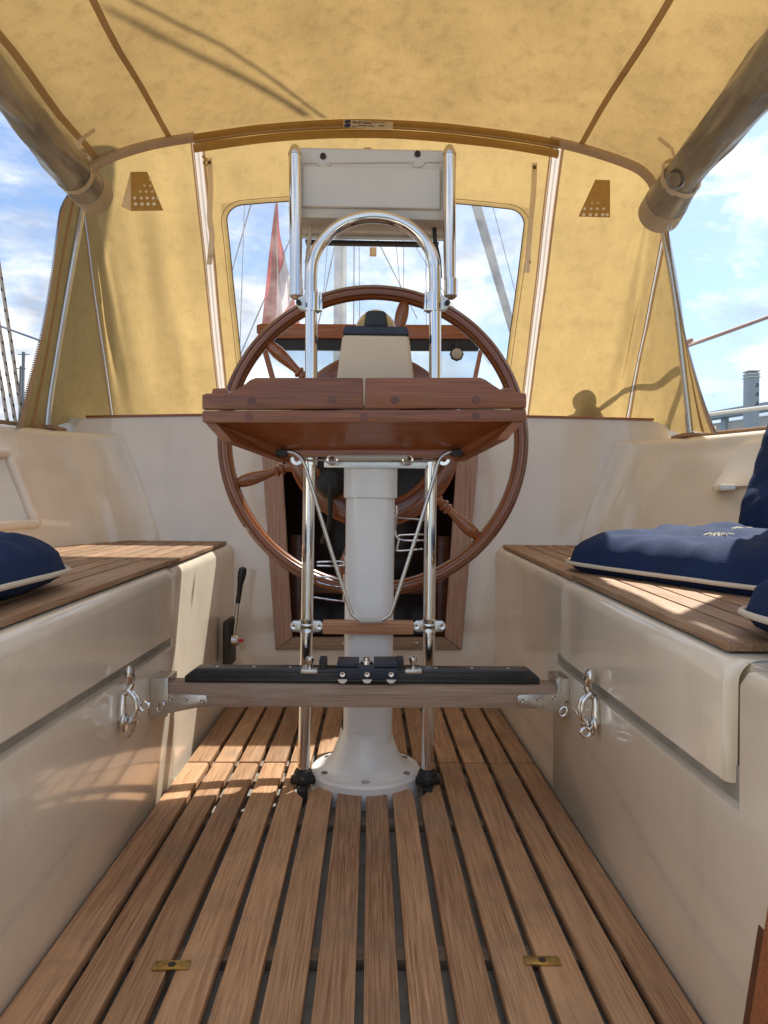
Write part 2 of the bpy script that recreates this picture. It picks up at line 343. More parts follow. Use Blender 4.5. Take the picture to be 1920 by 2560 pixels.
M['snap'] = basic('snap_bronze', (.16, .13, .09), .3, metal=1)
M['clear'] = vinyl('clear_vinyl', (.82, .85, .88), haze=.14)
M['glass'] = vinyl('hatch_glass', (.72, .80, .82), haze=.02, rough=.03)
M['hole'] = basic('screw_hole', (.03, .022, .02), .5)
M['caulk'] = basic('black_caulk', (.02, .018, .016), .6)
M['red'] = basic('red_plastic', (.6, .02, .02), .4)
M['alu'] = basic('mast_aluminium', (.52, .55, .58), .45, metal=.3, var=.1, vscale=4)
M['shroud'] = basic('rigging_wire', (.25, .26, .28), .5, metal=.4)
M['sailc'] = basic('furled_sail', (.42, .44, .46), .8, var=.15, vscale=6)
M['pier'] = wood('pier_boards', (.42, .40, .37), (.55, .52, .48), (.66, .63, .58), 0, .8, bump=.2)
M['piling'] = basic('grey_piling', (.42, .47, .50), .6, var=.1, vscale=5)
M['deck'] = basic('deck_gelcoat', (.72, .69, .63), .5, var=.06)
M['rail'] = basic('white_rail', (.78, .76, .70), .4)
M['cord'] = basic('brown_line', (.40, .27, .23), .8)
M['paper'] = basic('label_paper', (.60, .52, .42), .6)
M['blue'] = basic('label_blue', (.01, .03, .15), .5)
M['ink'] = basic('label_ink', (.10, .07, .06), .7)
M['lamp'] = basic('cream_cap', (.55, .52, .45), .4)
# rolled clear curtain: glossy folded vinyl over canvas
def rollmat():
    m_, t, b, o = newmat('rolled_vinyl'); N = t.nodes.new; L = t.links.new
    tc = N('ShaderNodeTexCoord'); q = N('ShaderNodeMapping'); q.inputs['Scale'].default_value = (14, 2.2, 14); L(tc.outputs['Object'], q.inputs[0])
    n = N('ShaderNodeTexNoise'); n.inputs['Scale'].default_value = 1; n.inputs['Detail'].default_value = 5; n.inputs['Distortion'].default_value = 1.0; L(q.outputs[0], n.inputs['Vector'])
    r = N('ShaderNodeValToRGB'); e = r.color_ramp.elements; e[0].position = .36; e[0].color = (.15, .125, .095, 1); e[1].position = .66; e[1].color = (.36, .29, .20, 1); L(n.outputs['Fac'], r.inputs[0]); L(r.outputs[0], b.inputs['Base Color'])
    b.inputs['Roughness'].default_value = .45; b.inputs['Coat Weight'].default_value = .35; b.inputs['Coat Roughness'].default_value = .09
    bu = N('ShaderNodeBump'); bu.inputs['Strength'].default_value = .6; bu.inputs['Distance'].default_value = .008; L(n.outputs['Fac'], bu.inputs['Height']); L(bu.outputs[0], b.inputs['Normal']); L(bu.outputs[0], b.inputs['Coat Normal'])
    return m_
M['roll'] = rollmat()
M['cuff'] = basic('cuff_cloth', (.50, .40, .28), .8, var=.12, vscale=14, bump=.3, bscale=300)
# laminated wheel rim: rings by distance from hub
def rimmat():
    m_, t, b, o = newmat('wheel_varnish'); N = t.nodes.new; L = t.links.new
    tc = N('ShaderNodeTexCoord'); sx = N('ShaderNodeSeparateXYZ'); L(tc.outputs['Object'], sx.inputs[0])
    cb = N('ShaderNodeCombineXYZ'); L(sx.outputs[0], cb.inputs[0]); L(sx.outputs[2], cb.inputs[2])
    ln = N('ShaderNodeVectorMath'); ln.operation = 'LENGTH'; L(cb.outputs[0], ln.inputs[0])
    n = N('ShaderNodeTexNoise'); n.inputs['Scale'].default_value = 3; L(tc.outputs['Object'], n.inputs['Vector'])
    c = N('ShaderNodeCombineXYZ'); mu = N('ShaderNodeMath'); mu.operation = 'MULTIPLY'; mu.inputs[1].default_value = 170; L(ln.outputs['Value'], mu.inputs[0]); L(mu.outputs[0], c.inputs[0]); L(n.outputs['Fac'], c.inputs[1])
    n2 = N('ShaderNodeTexNoise'); n2.inputs['Scale'].default_value = 1; n2.inputs['Detail'].default_value = 5; L(c.outputs[0], n2.inputs['Vector'])
    r = N('ShaderNodeValToRGB'); e = r.color_ramp.elements; e[0].position = .32; e[0].color = (.085, .018, .005, 1); e[1].position = .72; e[1].color = (.38, .12, .036, 1)
    L(n2.outputs['Fac'], r.inputs[0]); L(r.outputs[0], b.inputs['Base Color'])
    b.inputs['Roughness'].default_value = .25; b.inputs['Coat Weight'].default_value = .6; b.inputs['Coat Roughness'].default_value = .05
    return m_
M['rim'] = rimmat()
def ropemat():
    m_, t, b, o = newmat('braided_rope'); N = t.nodes.new; L = t.links.new
    uv = N('ShaderNodeUVMap'); s = N('ShaderNodeSeparateXYZ'); L(uv.outputs[0], s.inputs[0])
    def m2(op, a, bv):
        q = N('ShaderNodeMath'); q.operation = op
        if isinstance(a, (int, float)): q.inputs[0].default_value = a
        else: L(a, q.inputs[0])
        if bv is not None:
            if isinstance(bv, (int, float)): q.inputs[1].default_value = bv
            else: L(bv, q.inputs[1])
        return q.outputs[0]
    fv = m2('FRACT', m2('MULTIPLY', s.outputs[1], 34), None)
    fu = m2('FRACT', m2('ADD', m2('MULTIPLY', s.outputs[0], 2), m2('MULTIPLY', s.outputs[1], 17)), None)
    k = m2('MULTIPLY', m2('LESS_THAN', fv, .34), m2('LESS_THAN', fu, .42))
    mx = N('ShaderNodeMix'); mx.data_type = 'RGBA'; mx.inputs[6].default_value = (.62, .56, .48, 1); mx.inputs[7].default_value = (.03, .02, .03, 1); L(k, mx.inputs[0]); L(mx.outputs[2], b.inputs['Base Color']); b.inputs['Roughness'].default_value = .85
    return m_
M['rope'] = ropemat()
def flagmat():
    m_, t, b, o = newmat('flag_cloth'); N = t.nodes.new; L = t.links.new; t.nodes.remove(b)
    uv = N('ShaderNodeUVMap'); s = N('ShaderNodeSeparateXYZ'); L(uv.outputs[0], s.inputs[0])
    r = N('ShaderNodeValToRGB'); r.color_ramp.interpolation = 'CONSTANT'; e = r.color_ramp.elements
    e[0].position = 0; e[0].color = (.55, .02, .04, 1); e[1].position = .36; e[1].color = (.85, .80, .80, 1); k = e.new(.66); k.color = (.55, .02, .04, 1)
    L(s.outputs[1], r.inputs[0])
    d = N('ShaderNodeBsdfDiffuse'); tr = N('ShaderNodeBsdfTranslucent'); x = N('ShaderNodeMixShader'); x.inputs[0].default_value = .5
    L(r.outputs[0], d.inputs[0]); L(r.outputs[0], tr.inputs[0]); L(d.outputs[0], x.inputs[1]); L(tr.outputs[0], x.inputs[2]); L(x.outputs[0], o.inputs[0]); return m_
M['flag'] = flagmat()
def watermat():
    m_, t, b, o = newmat('harbour_water'); N = t.nodes.new; L = t.links.new
    b.inputs['Base Color'].default_value = (.02, .045, .05, 1); b.inputs['Roughness'].default_value = .08
    tc = N('ShaderNodeTexCoord'); n = N('ShaderNodeTexNoise'); n.inputs['Scale'].default_value = .9; n.inputs['Detail'].default_value = 6; L(tc.outputs['Object'], n.inputs['Vector'])
    bu = N('ShaderNodeBump'); bu.inputs['Distance'].default_value = .3; bu.inputs['Strength'].default_value = .5; L(n.outputs['Fac'], bu.inputs['Height']); L(bu.outputs[0], b.inputs['Normal']); return m_
M['water'] = watermat()

# ------------------------------------------------------------------ setting
XL, XR = -.420, .390
YB = 2.20                      # bulkhead plane
add('water', ([(-3000, -3000, -.9), (3000, -3000, -.9), (3000, 3000, -.9), (-3000, 3000, -.9)], [(0, 1, 2, 3)]), M['water'], kind='structure', loc=(0, 0, -.9))
add('cockpit_floor', bb(-.5, .47, -.4, 2.24, -.10, -.031), M['solepan'], kind='structure')
def zseat(Y, side): return lerp(.486, .434, (2.2-Y)/1.41) if side > 0 else lerp(.488, .446, (2.2-Y)/1.357)

# bulkhead: U shaped moulding round the companionway
def pz(x, y, Y=YB): p = O(x, y, Y); return (p.x, p.z)
op_t = .80
left_in_t = pz(574, 990); left_in_b = pz(600, 1396); right_in_t = pz(1026, 990); right_in_b = pz(992, 1396)
def ext(a, b, z): t = (z-a[1])/(b[1]-a[1]); return (lerp(a[0], b[0], t), z)
ztop = .874
tl = [pz(120, 1000), pz(150, 945), pz(158, 925), pz(170, 910), pz(186, 902), pz(300, 897)]
tr_ = [pz(1300, 902), pz(1400, 907), pz(1425, 912), pz(1442, 925), pz(1455, 950), pz(1475, 1000)]
lo_t = ext(left_in_t, left_in_b, pz(560, 894)[1]); ro_t = ext(right_in_t, right_in_b, pz(1040, 896)[1])
poly = [(-1.12, -.1), (-1.12, .60)] + tl + [lo_t, left_in_b, right_in_b, ro_t] + tr_ + [(1.12, .60), (1.12, -.1)]
blk = root('bulkhead_wall', 'cream moulded cockpit bulkhead surrounding the companionway opening below the yellow dodger', 'wall', (0, YB, 0))
add('wall_panel', prism(poly, 1, YB, YB+.045, .006), M['gelwhite'], blk)
# teak strips on the bulkhead top
for (x0, x1) in ((186, 545), (1050, 1412)):
    a = pz(x0, 902 if x0 < 500 else 899); b = pz(x1, 896 if x0 < 500 else 908)
    add('teak_trim', prism([(a[0], a[1]-.001), (b[0], b[1]-.001), (b[0], b[1]+.006), (a[0], a[1]+.006)], 1, YB-.006, YB+.03, .002), M['hatchw'], blk)
# coachroof
cr = root('coachroof_deck', 'pale deck moulding running forward under the dodger behind the bulkhead', 'deck', (0, 2.6, .86))
add('deck_panel', merge(bb(-1.1, -.42, YB+.045, 3.7, .80, .865), bb(.40, 1.1, YB+.045, 3.7, .80, .865), bb(-.42, .40, 2.62, 3.7, .80, .865)), M['deck'], cr)
# cabin interior
cab = root('cabin_interior', 'dark wood lined cabin seen through the companionway with ladder steps', 'cabin', (0, 2.8, -.6))
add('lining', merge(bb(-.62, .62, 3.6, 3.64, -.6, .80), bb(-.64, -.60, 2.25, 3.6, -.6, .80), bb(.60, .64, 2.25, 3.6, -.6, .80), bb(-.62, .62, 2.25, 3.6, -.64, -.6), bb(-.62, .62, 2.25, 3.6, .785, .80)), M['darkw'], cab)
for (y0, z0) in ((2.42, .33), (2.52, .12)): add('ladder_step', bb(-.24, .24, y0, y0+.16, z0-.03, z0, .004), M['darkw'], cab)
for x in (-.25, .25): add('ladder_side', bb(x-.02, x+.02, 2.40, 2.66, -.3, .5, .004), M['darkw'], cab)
pt = O(598, 1240, 2.30)
# companionway frame
cw = blk
def quadprism(pts, y0, y1, bev=.003): return prism(pts, 1, y0, y1, bev)
for s in (-1, 1):
    if s < 0: q = [pz(564, 930), pz(607, 930), pz(633, 1374), pz(597, 1402)]
    else: q = [pz(990, 930), pz(1036, 930), pz(996, 1402), pz(960, 1374)]
    add('stile', quadprism(q, YB-.022, YB-.001), M['framew'], cw)
add('sill', quadprism([pz(597.5, 1402), pz(633, 1375), pz(960, 1375), pz(995.5, 1402)], YB-.0225, YB-.0015), M['batten'], cw)
for x in (742, 900):
    p = O(x, 1390, YB-.023); add('screw', lathe([(0, .0), (.005, .0), (.005, .003), (0, .004)], p, (0, -1, 0), 12), M['steel'], cw)

# benches -------------------------------------------------------------
def bench(side):
    s = side; X0 = XR if s > 0 else XL
    zg = .276 if s > 0 else .297; yfar = 1.50 if s > 0 else 1.556
    lab = 'cream moulded cockpit bench on the right with teak seat and two navy cushions' if s > 0 else 'cream moulded cockpit bench on the left with teak seat and one navy cushion'
    b = root('cockpit_bench', lab, 'bench', (X0, 1.2, 0), 'benches along the cockpit sides')
    pr = 0.0
    R = .026
    def prof(Y, off=0.0, zlo=None):
        zt = zseat(Y, s)-.012; z0 = zg+.010 if zlo is None else zlo
        pts = [(off+.014, z0), (off+.004, z0), (off, z0+.004), (off, lerp(z0, zt-R, .5)), (off, zt-R)]
        for k in range(1, 8):
            a = k/8*PI/2; pts.append((off+R-R*math.cos(a), zt-R+R*math.sin(a)))
        pts += [(off+R, zt), (off+.75, zt)]
        return [(X0+s*p[0], Y, p[1]) for p in pts]
    if s > 0:
        ys = [(.772+.0, .016), (.773, .008), (.777, .002), (.785, 0), (1.0, 0), (1.25, 0), (1.425, 0), (1.44, .004), (1.46, .005), (1.8, .004), (2.2, 0)]
    else:
        ys = [(-.4, 0), (.3, 0), (.8, 0), (1.2, 0), (1.50, 0), (1.545, .002), (1.56, .009), (1.575, .012), (1.62, .0125), (1.8, .012), (2.0, .008), (2.2, 0)]
    yj = yfar+.010; oj = interp([y for y, _ in ys], [q for _, q in ys], yj)
    upper = loft([prof(Y, o) for (Y, o) in [q for q in ys if q[0] < yj]+[(yj, oj)]])
    far = [(yj, oj)]+[(Y, o) for (Y, o) in ys if Y > yj+.003]
    def profF(Y, o):
        r_ = prof(Y, o); r_[0] = (X0+s*o, Y, -.06); r_[1] = (X0+s*o, Y, zg*.4); r_[2] = (X0+s*o, Y, zg+.006); return r_
    lowfar = merge(loft([profF(Y, o) for (Y, o) in far]), ([(X0+s*oj, yj, -.06), (X0+s*(oj+.03), yj, -.06), (X0+s*(oj+.03), yj, zg+.012), (X0+s*oj, yj, zg+.012)], [(0, 1, 2, 3)]))
    add('bench_front', merge(upper, lowfar), M['gel'], b)
    ny = .742 if s > 0 else -.4
    low = [(-.4, -.06), (yfar-.004, -.06), (yfar-.004, zg-.008), (ny, zg-.008)]
    if s > 0: low += [(ny, zseat(.742, 1)-.03), (.725, zseat(.742, 1)-.012), (-.4, zseat(-.4, 1)-.012)]
    add('locker_panel', prism(low, 0, X0+s*.0005, X0+s*.05, .005), M['gel'], b)
    add('locker_gutter', bb(X0+s*.0145, X0+s*.02, -.4, 2.19, -.06, zg+.03), M['solepan'], b)
    if s > 0: add('bench_end', bb(X0+.030, X0+.60, .728, .80, -.06, .418), M['gel'], b)
    if s > 0: add('seat_shelf', loft([[(X0+.012, y, zseat(y, 1)-.0125), (X0+.9, y, zseat(y, 1)-.0125)] for y in (-.4, .74)]), M['gel'], b)
    # teak planks --------------------------------------------------
    ysplit = 1.43 if s > 0 else 1.56
    pitch = .043; edge = .018
    def outer(Y): return interp([.2, 1.2, 1.73, 2.0, 2.2], [1.03, .99, .895, .83, .755], Y)-.012
    for (y0, y1, dz) in ((ysplit+.004, 2.175, 0.0), ((.80 if s > 0 else .25), ysplit-.004, .0025)):
        n = 0
        while True:
            xa = abs(X0)+edge+n*pitch; xb = xa+pitch-.0045
            if n == 0: xb = xa+.060; pass
            else: xa += .022; xb = xa+pitch-.0045
            if xa > outer(y0)-.01: break
            # clip by the flaring outer line
            pts = []
            NS = 8
            top = []
            for k in range(NS+1):
                Y = lerp(y0, y1, k/NS); xo = min(xb, outer(Y)); top.append((xo, Y))
            keep = [(x, Y) for (x, Y) in top if x > xa+.002]
            if len(keep) < 2: n += 1; continue
            pl = [(xa, keep[0][1]), ] + keep + [(xa, keep[-1][1])]
            v, f = prism([(s*x, Y) for (x, Y) in pl], 2, 0, .010, .0012)
            for p in v: p.z += zseat(p.y, s)-.0115+dz
            add('plank', (v, f), M['teakseat'], b)
            n += 1
            if n > 16: break
        cb = [(s*(abs(X0)+edge+.001), y0+.001), (s*(abs(X0)+edge+.001), y1-.001), (s*(outer(y1)-.002), y1-.001), (s*(outer((y0+y1)/2)-.002), (y0+y1)/2), (s*(outer(y0)-.002), y0+.001)]
        v, f = prism(cb, 2, 0, .0065)
        for p in v: p.z += zseat(p.y, s)-.0116+dz
        add('caulking', (v, f), M['caulk'], b)
    # over-centre latch -------------------------------------------
    lc = WX(258, 1515, X0+.0) if s < 0 else WX(1293, 1522, X0)
    cy, cz = lc.y, lc.z
    sg = -s                                        # outwards from wall
    def q(out, dy, dz): return Vector((X0+sg*out, cy+dy, cz+dz))
    hx = root  # noqa
    lt = add('latch', merge(
        ellipsoid(q(.010, -.004, -.034), (.006, .014, .017)), tube([q(.006, -.004, -.03), q(.006, -.003, .0), q(.006, 0, .012)], [.008, .006, .006], 10)), M['chrome'], b, label='polished toggle latch')
    add('latch_hook', merge(ellipsoid(q(.016, .004, .040), (.008, .013, .022), rot=Matrix.Rotation(.35, 3, 'X')), tube([q(.008, 0, .012), q(.016, 0, .018), q(.020, .002, .03)], .006, 10)), M['chrome'], lt)
    add('latch_lever', merge(tube(catmull([q(.014, -.003, .020), q(.026, -.004, .008), q(.030, -.004, -.010), q(.026, -.004, -.026), q(.020, -.004, -.034)], 5), .0042, 10),
        tube(catmull([q(.014, .005, .020), q(.028, .006, .006), q(.031, .006, -.012), q(.024, .004, -.030)], 5), .0035, 10), ellipsoid(q(.024, 0, -.030), (.008, .008, .009)),
        tube(catmull(([q(.026, 0, -.034), q(.024, .0, -.046), q(.014, .0, -.060)] if s < 0 else [q(.030, 0, -.026), q(.040, 0, -.012), q(.055, 0, .004)]), 6), .0028, 8)), M['chrome'], lt)
    rc = q(.042, 0, -.008) if s < 0 else q(.022, -.002, -.046)
    add('latch_ring', tube([rc+Vector((math.cos(a)*.0075, 0, math.sin(a)*.0075)) for a in [i*2*PI/16 for i in range(16)]], .0030, 8, closed=True), M['chrome'], lt)
    return b
bR = bench(1); bL = bench(-1)

# coamings --------------------------------------------------------------
def coaming(s):
    lab = 'cream moulded cockpit coaming on the %s, flaring outwards behind the bench' % ('right' if s > 0 else 'left')
    c = root('cockpit_coaming', lab, 'coaming', (s*.95, 1.4, .4), 'coamings either side of the cockpit')
    Ys = [-.4, .2, .6, .9, 1.2, 1.35, 1.5, 1.62, 1.73, 1.8, 1.88, 1.95, 2.0, 2.06, 2.10, 2.13, 2.15, 2.165, 2.177, 2.186, 2.192, 2.196, 2.1984]
    rows = []
    def tx(Y): return interp([.2, 1.2, 1.73, 1.95, 2.1, 2.2], [1.21, 1.16, 1.06, .985, .925, .895], Y)
    def bx(Y): return interp([.2, 1.2, 1.73, 2.0, 2.2], [1.03, .99, .895, .83, .755], Y)
    def tz(Y): return .812-(2.2-Y)*.022
    NV = 12
    for Y in Ys:
        fil = 0
        if Y > 2.06: t = (Y-2.06)/.1385; fil = .115*(1-math.sqrt(max(0, 1-t*t)))
        zb = zseat(Y, s)-.015; r_ = []
        for j in range(NV+1):
            t = j/NV; x = lerp(bx(Y), tx(Y)-.03, t**1.15); z = lerp(zb, tz(Y)-.03, t)
            r_.append((s*(x-fil), Y, z))
        for k in range(1, 7):
            a = k/6*PI/2; r_.append((s*(tx(Y)-.03+.03*(1-math.cos(a))-fil), Y, tz(Y)-.03+.03*math.sin(a)))
        r_.append((s*(tx(Y)+.10), Y, tz(Y))); r_.append((s*(tx(Y)+.17), Y, tz(Y)-.06)); r_.append((s*(tx(Y)+.20), Y, .52)); r_.append((s*(tx(Y)+.75), Y, .48)); r_.append((s*(tx(Y)+.8), Y, -1.0))
        rows.append(r_)
    sk = None
    if s < 0: sk = lambda i, j: 3 <= j < 10 and 3 <= i < 10
    add('coaming_side', loft(rows, sk), M['gel'], c)
    # teak capping
    Y2 = [-.4, .6, 1.2, 1.5, 1.73, 1.95, 2.08]
    cap = []
    for Y in Y2:
        x0 = s*(tx(Y)+.004); x1 = s*(tx(Y)+.075); z = tz(Y)+.001
        cap.append([(x0, Y, z), (x0, Y, z+.007), (x0+s*.004, Y, z+.011), (x1, Y, z+.011), (x1, Y, z)])
    add('teak_capping', loft(cap), M['teakseat'], c)
    add('foot_pad', box((s*.965, 2.11, tz(2.1)+.006), (.10, .09, .012), .004), M['teakseat'], c)
    if s < 0:
        # recessed stowage box
        lp_ = [(i, 3) for i in range(3, 11)]+[(10, j) for j in range(4, 11)]+[(i, 10) for i in range(9, 2, -1)]+[(3, j) for j in range(9, 3, -1)]
        A = [Vector(rows[i][j]) for i, j in lp_]; ctr_ = sum(A, Vector())/len(A)
        rings = []
        for (k_, dx_) in ((0, 0), (.04, -.02), (.16, -.12), (.22, -.14)):
            rings.append([p.lerp(ctr_, k_)+Vector((dx_, 0, -.03*k_)) for p in A]+[A[0].lerp(ctr_, k_)+Vector((dx_, 0, -.03*k_))])
        v, f = loft(rings); v = list(v); n_ = len(A); f = list(f)+[tuple(3*(n_+1)+k_ for k_ in range(n_))]
        add('stowage_recess', (v, f), M['gel'], c)
        lip = []
        for (i, j) in [(3, 3), (5, 3), (9, 3), (10, 3), (10, 4), (10, 7), (10, 9), (10, 10), (9, 10), (8, 10), (5, 10), (3, 10)]: lip.append(Vector(rows[i][j])+Vector((.004, 0, 0)))
        add('recess_lip', tube(catmull(lip+[lip[0]], 4)[:-1], .013, 10, closed=True), M['gel'], c)
    else:
        pts = [Vector(O(1545, 962, 1.93)), Vector(O(1700, 945, 1.6))]
        pl = [(1.62, .655), (1.88, .655), (1.855, .765), (1.62, .765)]
        v = []
        for (Y, z) in pl:
            t = (z-.47)/(.78-.47); x = lerp(bx(Y), tx(Y)-.03, max(0, t)**1.15); v.append(Vector((x-.012, Y, z)))
        v2 = [p+Vector((.03, 0, 0)) for p in v]
        add('locker_cover', (v+v2, [(0, 1, 2, 3), (0, 1, 5, 4), (1, 2, 6, 5), (2, 3, 7, 6), (3, 0, 4, 7)]), M['gel'], c, smooth=False)
        e = v[1]; add('finger_ledge', box((e.x-.006, e.y-.07, e.z-.004), (.035, .13, .014), .004, rot=Matrix.Rotation(-.3, 3, 'Z')), M['gelwhite'], c)
    return c
coaming(1); coaming(-1)

# gratings ---------------------------------------------------------------
gaps = [-.7245, -.6195, -.5215, -.423, -.3185, -.217, -.116, -.012, .0806, .1746, .2745, .376, .480, .5795, .6725]
gx = [g*H for g in gaps]
PC = O(790, 1662, 1.572); PX, PY = PC.x, 1.572
g1 = root('floor_grating', 'long near teak floor grating with two brass lift plates', 'grating', (-.01, 1.1, -.03), 'teak gratings on the cockpit floor')
g2 = root('floor_grating', 'short far teak floor grating cut out around the pedestal foot', 'grating', (-.01, 1.92, -.03), 'teak gratings on the cockpit floor')
def slat(g, xa, xb, pts):
    v, f = prism(pts, 2, -.016, random.uniform(-.0006, .0006), .0022)
    jit = random.uniform(-.0008, .0008)
    add('slat', ([p+Vector((jit, 0, 0)) for p in v], f), M['teak'], g)
for i in range(14):
    xa, xb = gx[i]+.0055, gx[i+1]-.0055
    if i == 0: xa = gx[0]+.004
    if i == 13: xb = gx[14]-.004
    if i in (5, 6, 7, 8):
        ye = 1.508
        if i == 5: pts = [(xa, .45), (xb, .45), (xb, ye-.004), (xb-.008, ye+.002), (xa+.02, ye-.004), (xa+.006, ye-.028), (xa, ye-.055)]
        elif i == 8: pts = [(xa, .45), (xb, .45), (xb, ye-.055), (xb-.006, ye-.028), (xb-.02, ye-.004), (xa+.008, ye+.002), (xa, ye-.004)]
        else: pts = [(xa, .45), (xb, .45), (xb, ye-.004), (xb-.004, ye+.001), (xa+.004, ye+.001), (xa, ye-.004)]
        slat(g1, xa, xb, pts)
        ra = lambda x: PY+math.sqrt(max(.168**2-(x-PX)**2, .0))
        slat(g2, xa, xb, [(xa, max(ra(xa), 1.655)), (lerp(xa, xb, .5), max(ra((xa+xb)/2), 1.655)), (xb, max(ra(xb), 1.655)), (xb, 2.19), (xa, 2.19)])
    else:
        yn = 1.642+random.uniform(-.002, .002); rr = .006
        if i == 4: pts = [(xa, .45), (xb, .45), (xb, 1.44), (xb-.012, 1.462), (xb-.024, 1.485), (xb-.024, yn), (xa, yn)]
        elif i == 9: pts = [(xa, .45), (xb, .45), (xb, yn), (xa+.024, yn), (xa+.024, 1.485), (xa+.012, 1.462), (xa, 1.44)]
        else: pts = [(xa, .45), (xb, .45), (xb, yn-rr), (xb-rr, yn), (xa+rr, yn), (xa, yn-rr)]
        slat(g1, xa, xb, pts)
        y2 = yn+.007 if i < 12 else yn+.004
        slat(g2, xa, xb, [(xa, y2+.003), (xa+.003, y2), (xb-.003, y2), (xb, y2+.003), (xb, 2.19), (xa, 2.19)])
for (g, y) in ((g1, .60), (g1, .945), (g1, 1.355), (g2, 1.80), (g2, 2.10)):
    add('batten', bb(gx[0]+.01, gx[14]-.01, y, y+.032, -.0305, -.0165, .002), M['batten'], g)
for (xa, xb) in ((gx[0]+.01, gx[5]), (gx[9], gx[14]-.01)):
    add('batten', bb(xa, xb, 1.57, 1.60, -.0305, -.0165, .002), M['batten'], g1)
    add('batten', bb(xa, xb, 1.665, 1.69, -.0305, -.0165, .002), M['batten'], g2)
for (x, y) in ((371, 2088), (1171, 2078)):
    p = WXp = None
    d = ray(x*K, y*K); p = CAM + d*(-H/d.z)
    a = .03 if x < 800 else -.02
    bp = add('brass_plate', box((p.x, p.y, .0012), (.046, .0175, .003), .0006, rot=Matrix.Rotation(a, 3, 'Z')), M['brass'], g1)
    for dx in (-.015, .015): add('screw', lathe([(.0, .0), (.0034, .0), (.0034, .0008), (0, .0012)], (p.x+dx, p.y, .0026), (0, 0, 1), 12), M['brass'], bp)
    add('finger_hole', lathe([(.0, .0), (.0048, .0), (.0048, .0008), (0, .0008)], (p.x, p.y, .0024), (0, 0, 1), 16), M['hole'], bp)

# steering pedestal ---------------------------------------------------------
ped = root('steering_pedestal', 'white steering pedestal with beige compass binnacle and large varnished wooden wheel', 'pedestal', (PX, PY, -.04))
def colx(y): return O(lerp(801, 794, (y-1020)/570), y, PY)
c0 = colx(1600); c1 = colx(1072)
prof = [(.122, -.045), (.122, .012), (.118, .017), (.108, .018), (.094, .023), (.082, .034), (.072, .052), (.0635, .074), (.058, .092), (.057, .095), (.057, .099), (.0535, .102)]
add('flared_foot', lathe(prof, (PX, PY, 0), seg=48), M['white'], ped)
for k in range(6):
    a = k*PI/3+.52; fb = add('foot_bolt', lathe([(0, .0), (.010, .0), (.010, .004), (0, .006)], (PX+.098*math.cos(a), PY+.098*math.sin(a), .017), seg=14), M['steel'], ped)
# rust stains as thin pieces on foot
def column(w, d, z0, z1, x0, x1, r=.018):
    rows = []
    for (z, x) in ((z0, x0), (z1, x1)):
        r_ = []
        for (cx, cy, a0) in ((w/2-r, d/2-r, 0), (-w/2+r, d/2-r, 90), (-w/2+r, -d/2+r, 180), (w/2-r, -d/2+r, 270)):
            for k in range(6):
                a = math.radians(a0+k*18); r_.append((x+cx+r*math.cos(a), PY+cy+r*math.sin(a), z))
        r_.append(r_[0]); rows.append(r_)
    v, f = loft(rows); return v, f
add('column', column(.107, .10, .08, c1.z, c0.x, c1.x, .03), M['white'], ped)
c2 = colx(1000)
add('upper_sleeve', column(.117, .11, c1.z-.004, .92, c1.x, c2.x, .032), M['white'], ped)
bn0 = O(811, 812, 1.5); bnx = bn0.x
def slab(xh0, xh1, z0, z1, y0, y1, bev): # tapered box
    bm = bmesh.new(); bmesh.ops.create_cube(bm, size=1)
    for v in bm.verts:
        xh = xh1 if v.co.z > 0 else xh0
        v.co = Vector((bnx + (xh if v.co.x > 0 else -xh), y1 if v.co.y > 0 else y0, z1 if v.co.z > 0 else z0))
    bmesh.ops.bevel(bm, geom=bm.edges[:], offset=bev, segments=3, profile=.6, affect='EDGES'); return from_bm(bm)
zb0 = .80; zb1 = O(811, 722, 1.5).z; zb2 = O(811, 704, 1.5).z
add('binnacle_box', slab(.090, .0705, zb0, zb1, 1.50, 1.64, .010), M['beige'], ped)
add('binnacle_band', slab(.0712, .066, zb1-.002, zb2, 1.499, 1.642, .005), M['navymetal'], ped)
dz = O(811, 672, 1.565).z-zb2
dm = add('compass_dome', ellipsoid((bnx, 1.565, zb2-.004), (.047, .05, dz+.006), 32, 20), M['dome'], ped)
add('dome_visor', slab(.027, .021, zb2-.002, zb2+dz*.74, 1.511, 1.60, .009), M['black'], ped)

# wheel ------------------------------------------------------------------
WC = O(807, 952, 1.735); WR = 388*1.735/FPX-.017
ring = []
for k in range(96):
    a = 2*PI*k/96; ring.append(WC+Vector((math.cos(a)*WR, 0, math.sin(a)*WR)))
wh = add('steering_wheel', tube(ring, .0182, 16, closed=True), M['rim'], ped, loc=WC, label='varnished wooden wheel with turned spokes')
add('rim_bead', merge(*[tube([WC+Vector((math.cos(2*PI*k/96)*(WR+o), -.0172, math.sin(2*PI*k/96)*(WR+o))) for k in range(96)], .0028, 6, closed=True) for o in (-.007, .007)]), M['rim'], wh)
RH = .213
def washer(r0, r1, y0, y1, seg=72): return lathe([(r0, y0), (r0, y1), (r0+.004, y1+.003), (r1-.004, y1+.003), (r1, y1), (r1, y0), (r0, y0)], WC, (0, -1, 0), seg)
add('hub_ring', washer(.150, RH, -.018, .012), M['rim'], wh)
add('hub_disc', lathe([(0, .0), (.152, .0), (.152, .004), (0, .004)], WC, (0, -1, 0), 48), M['black'], wh)
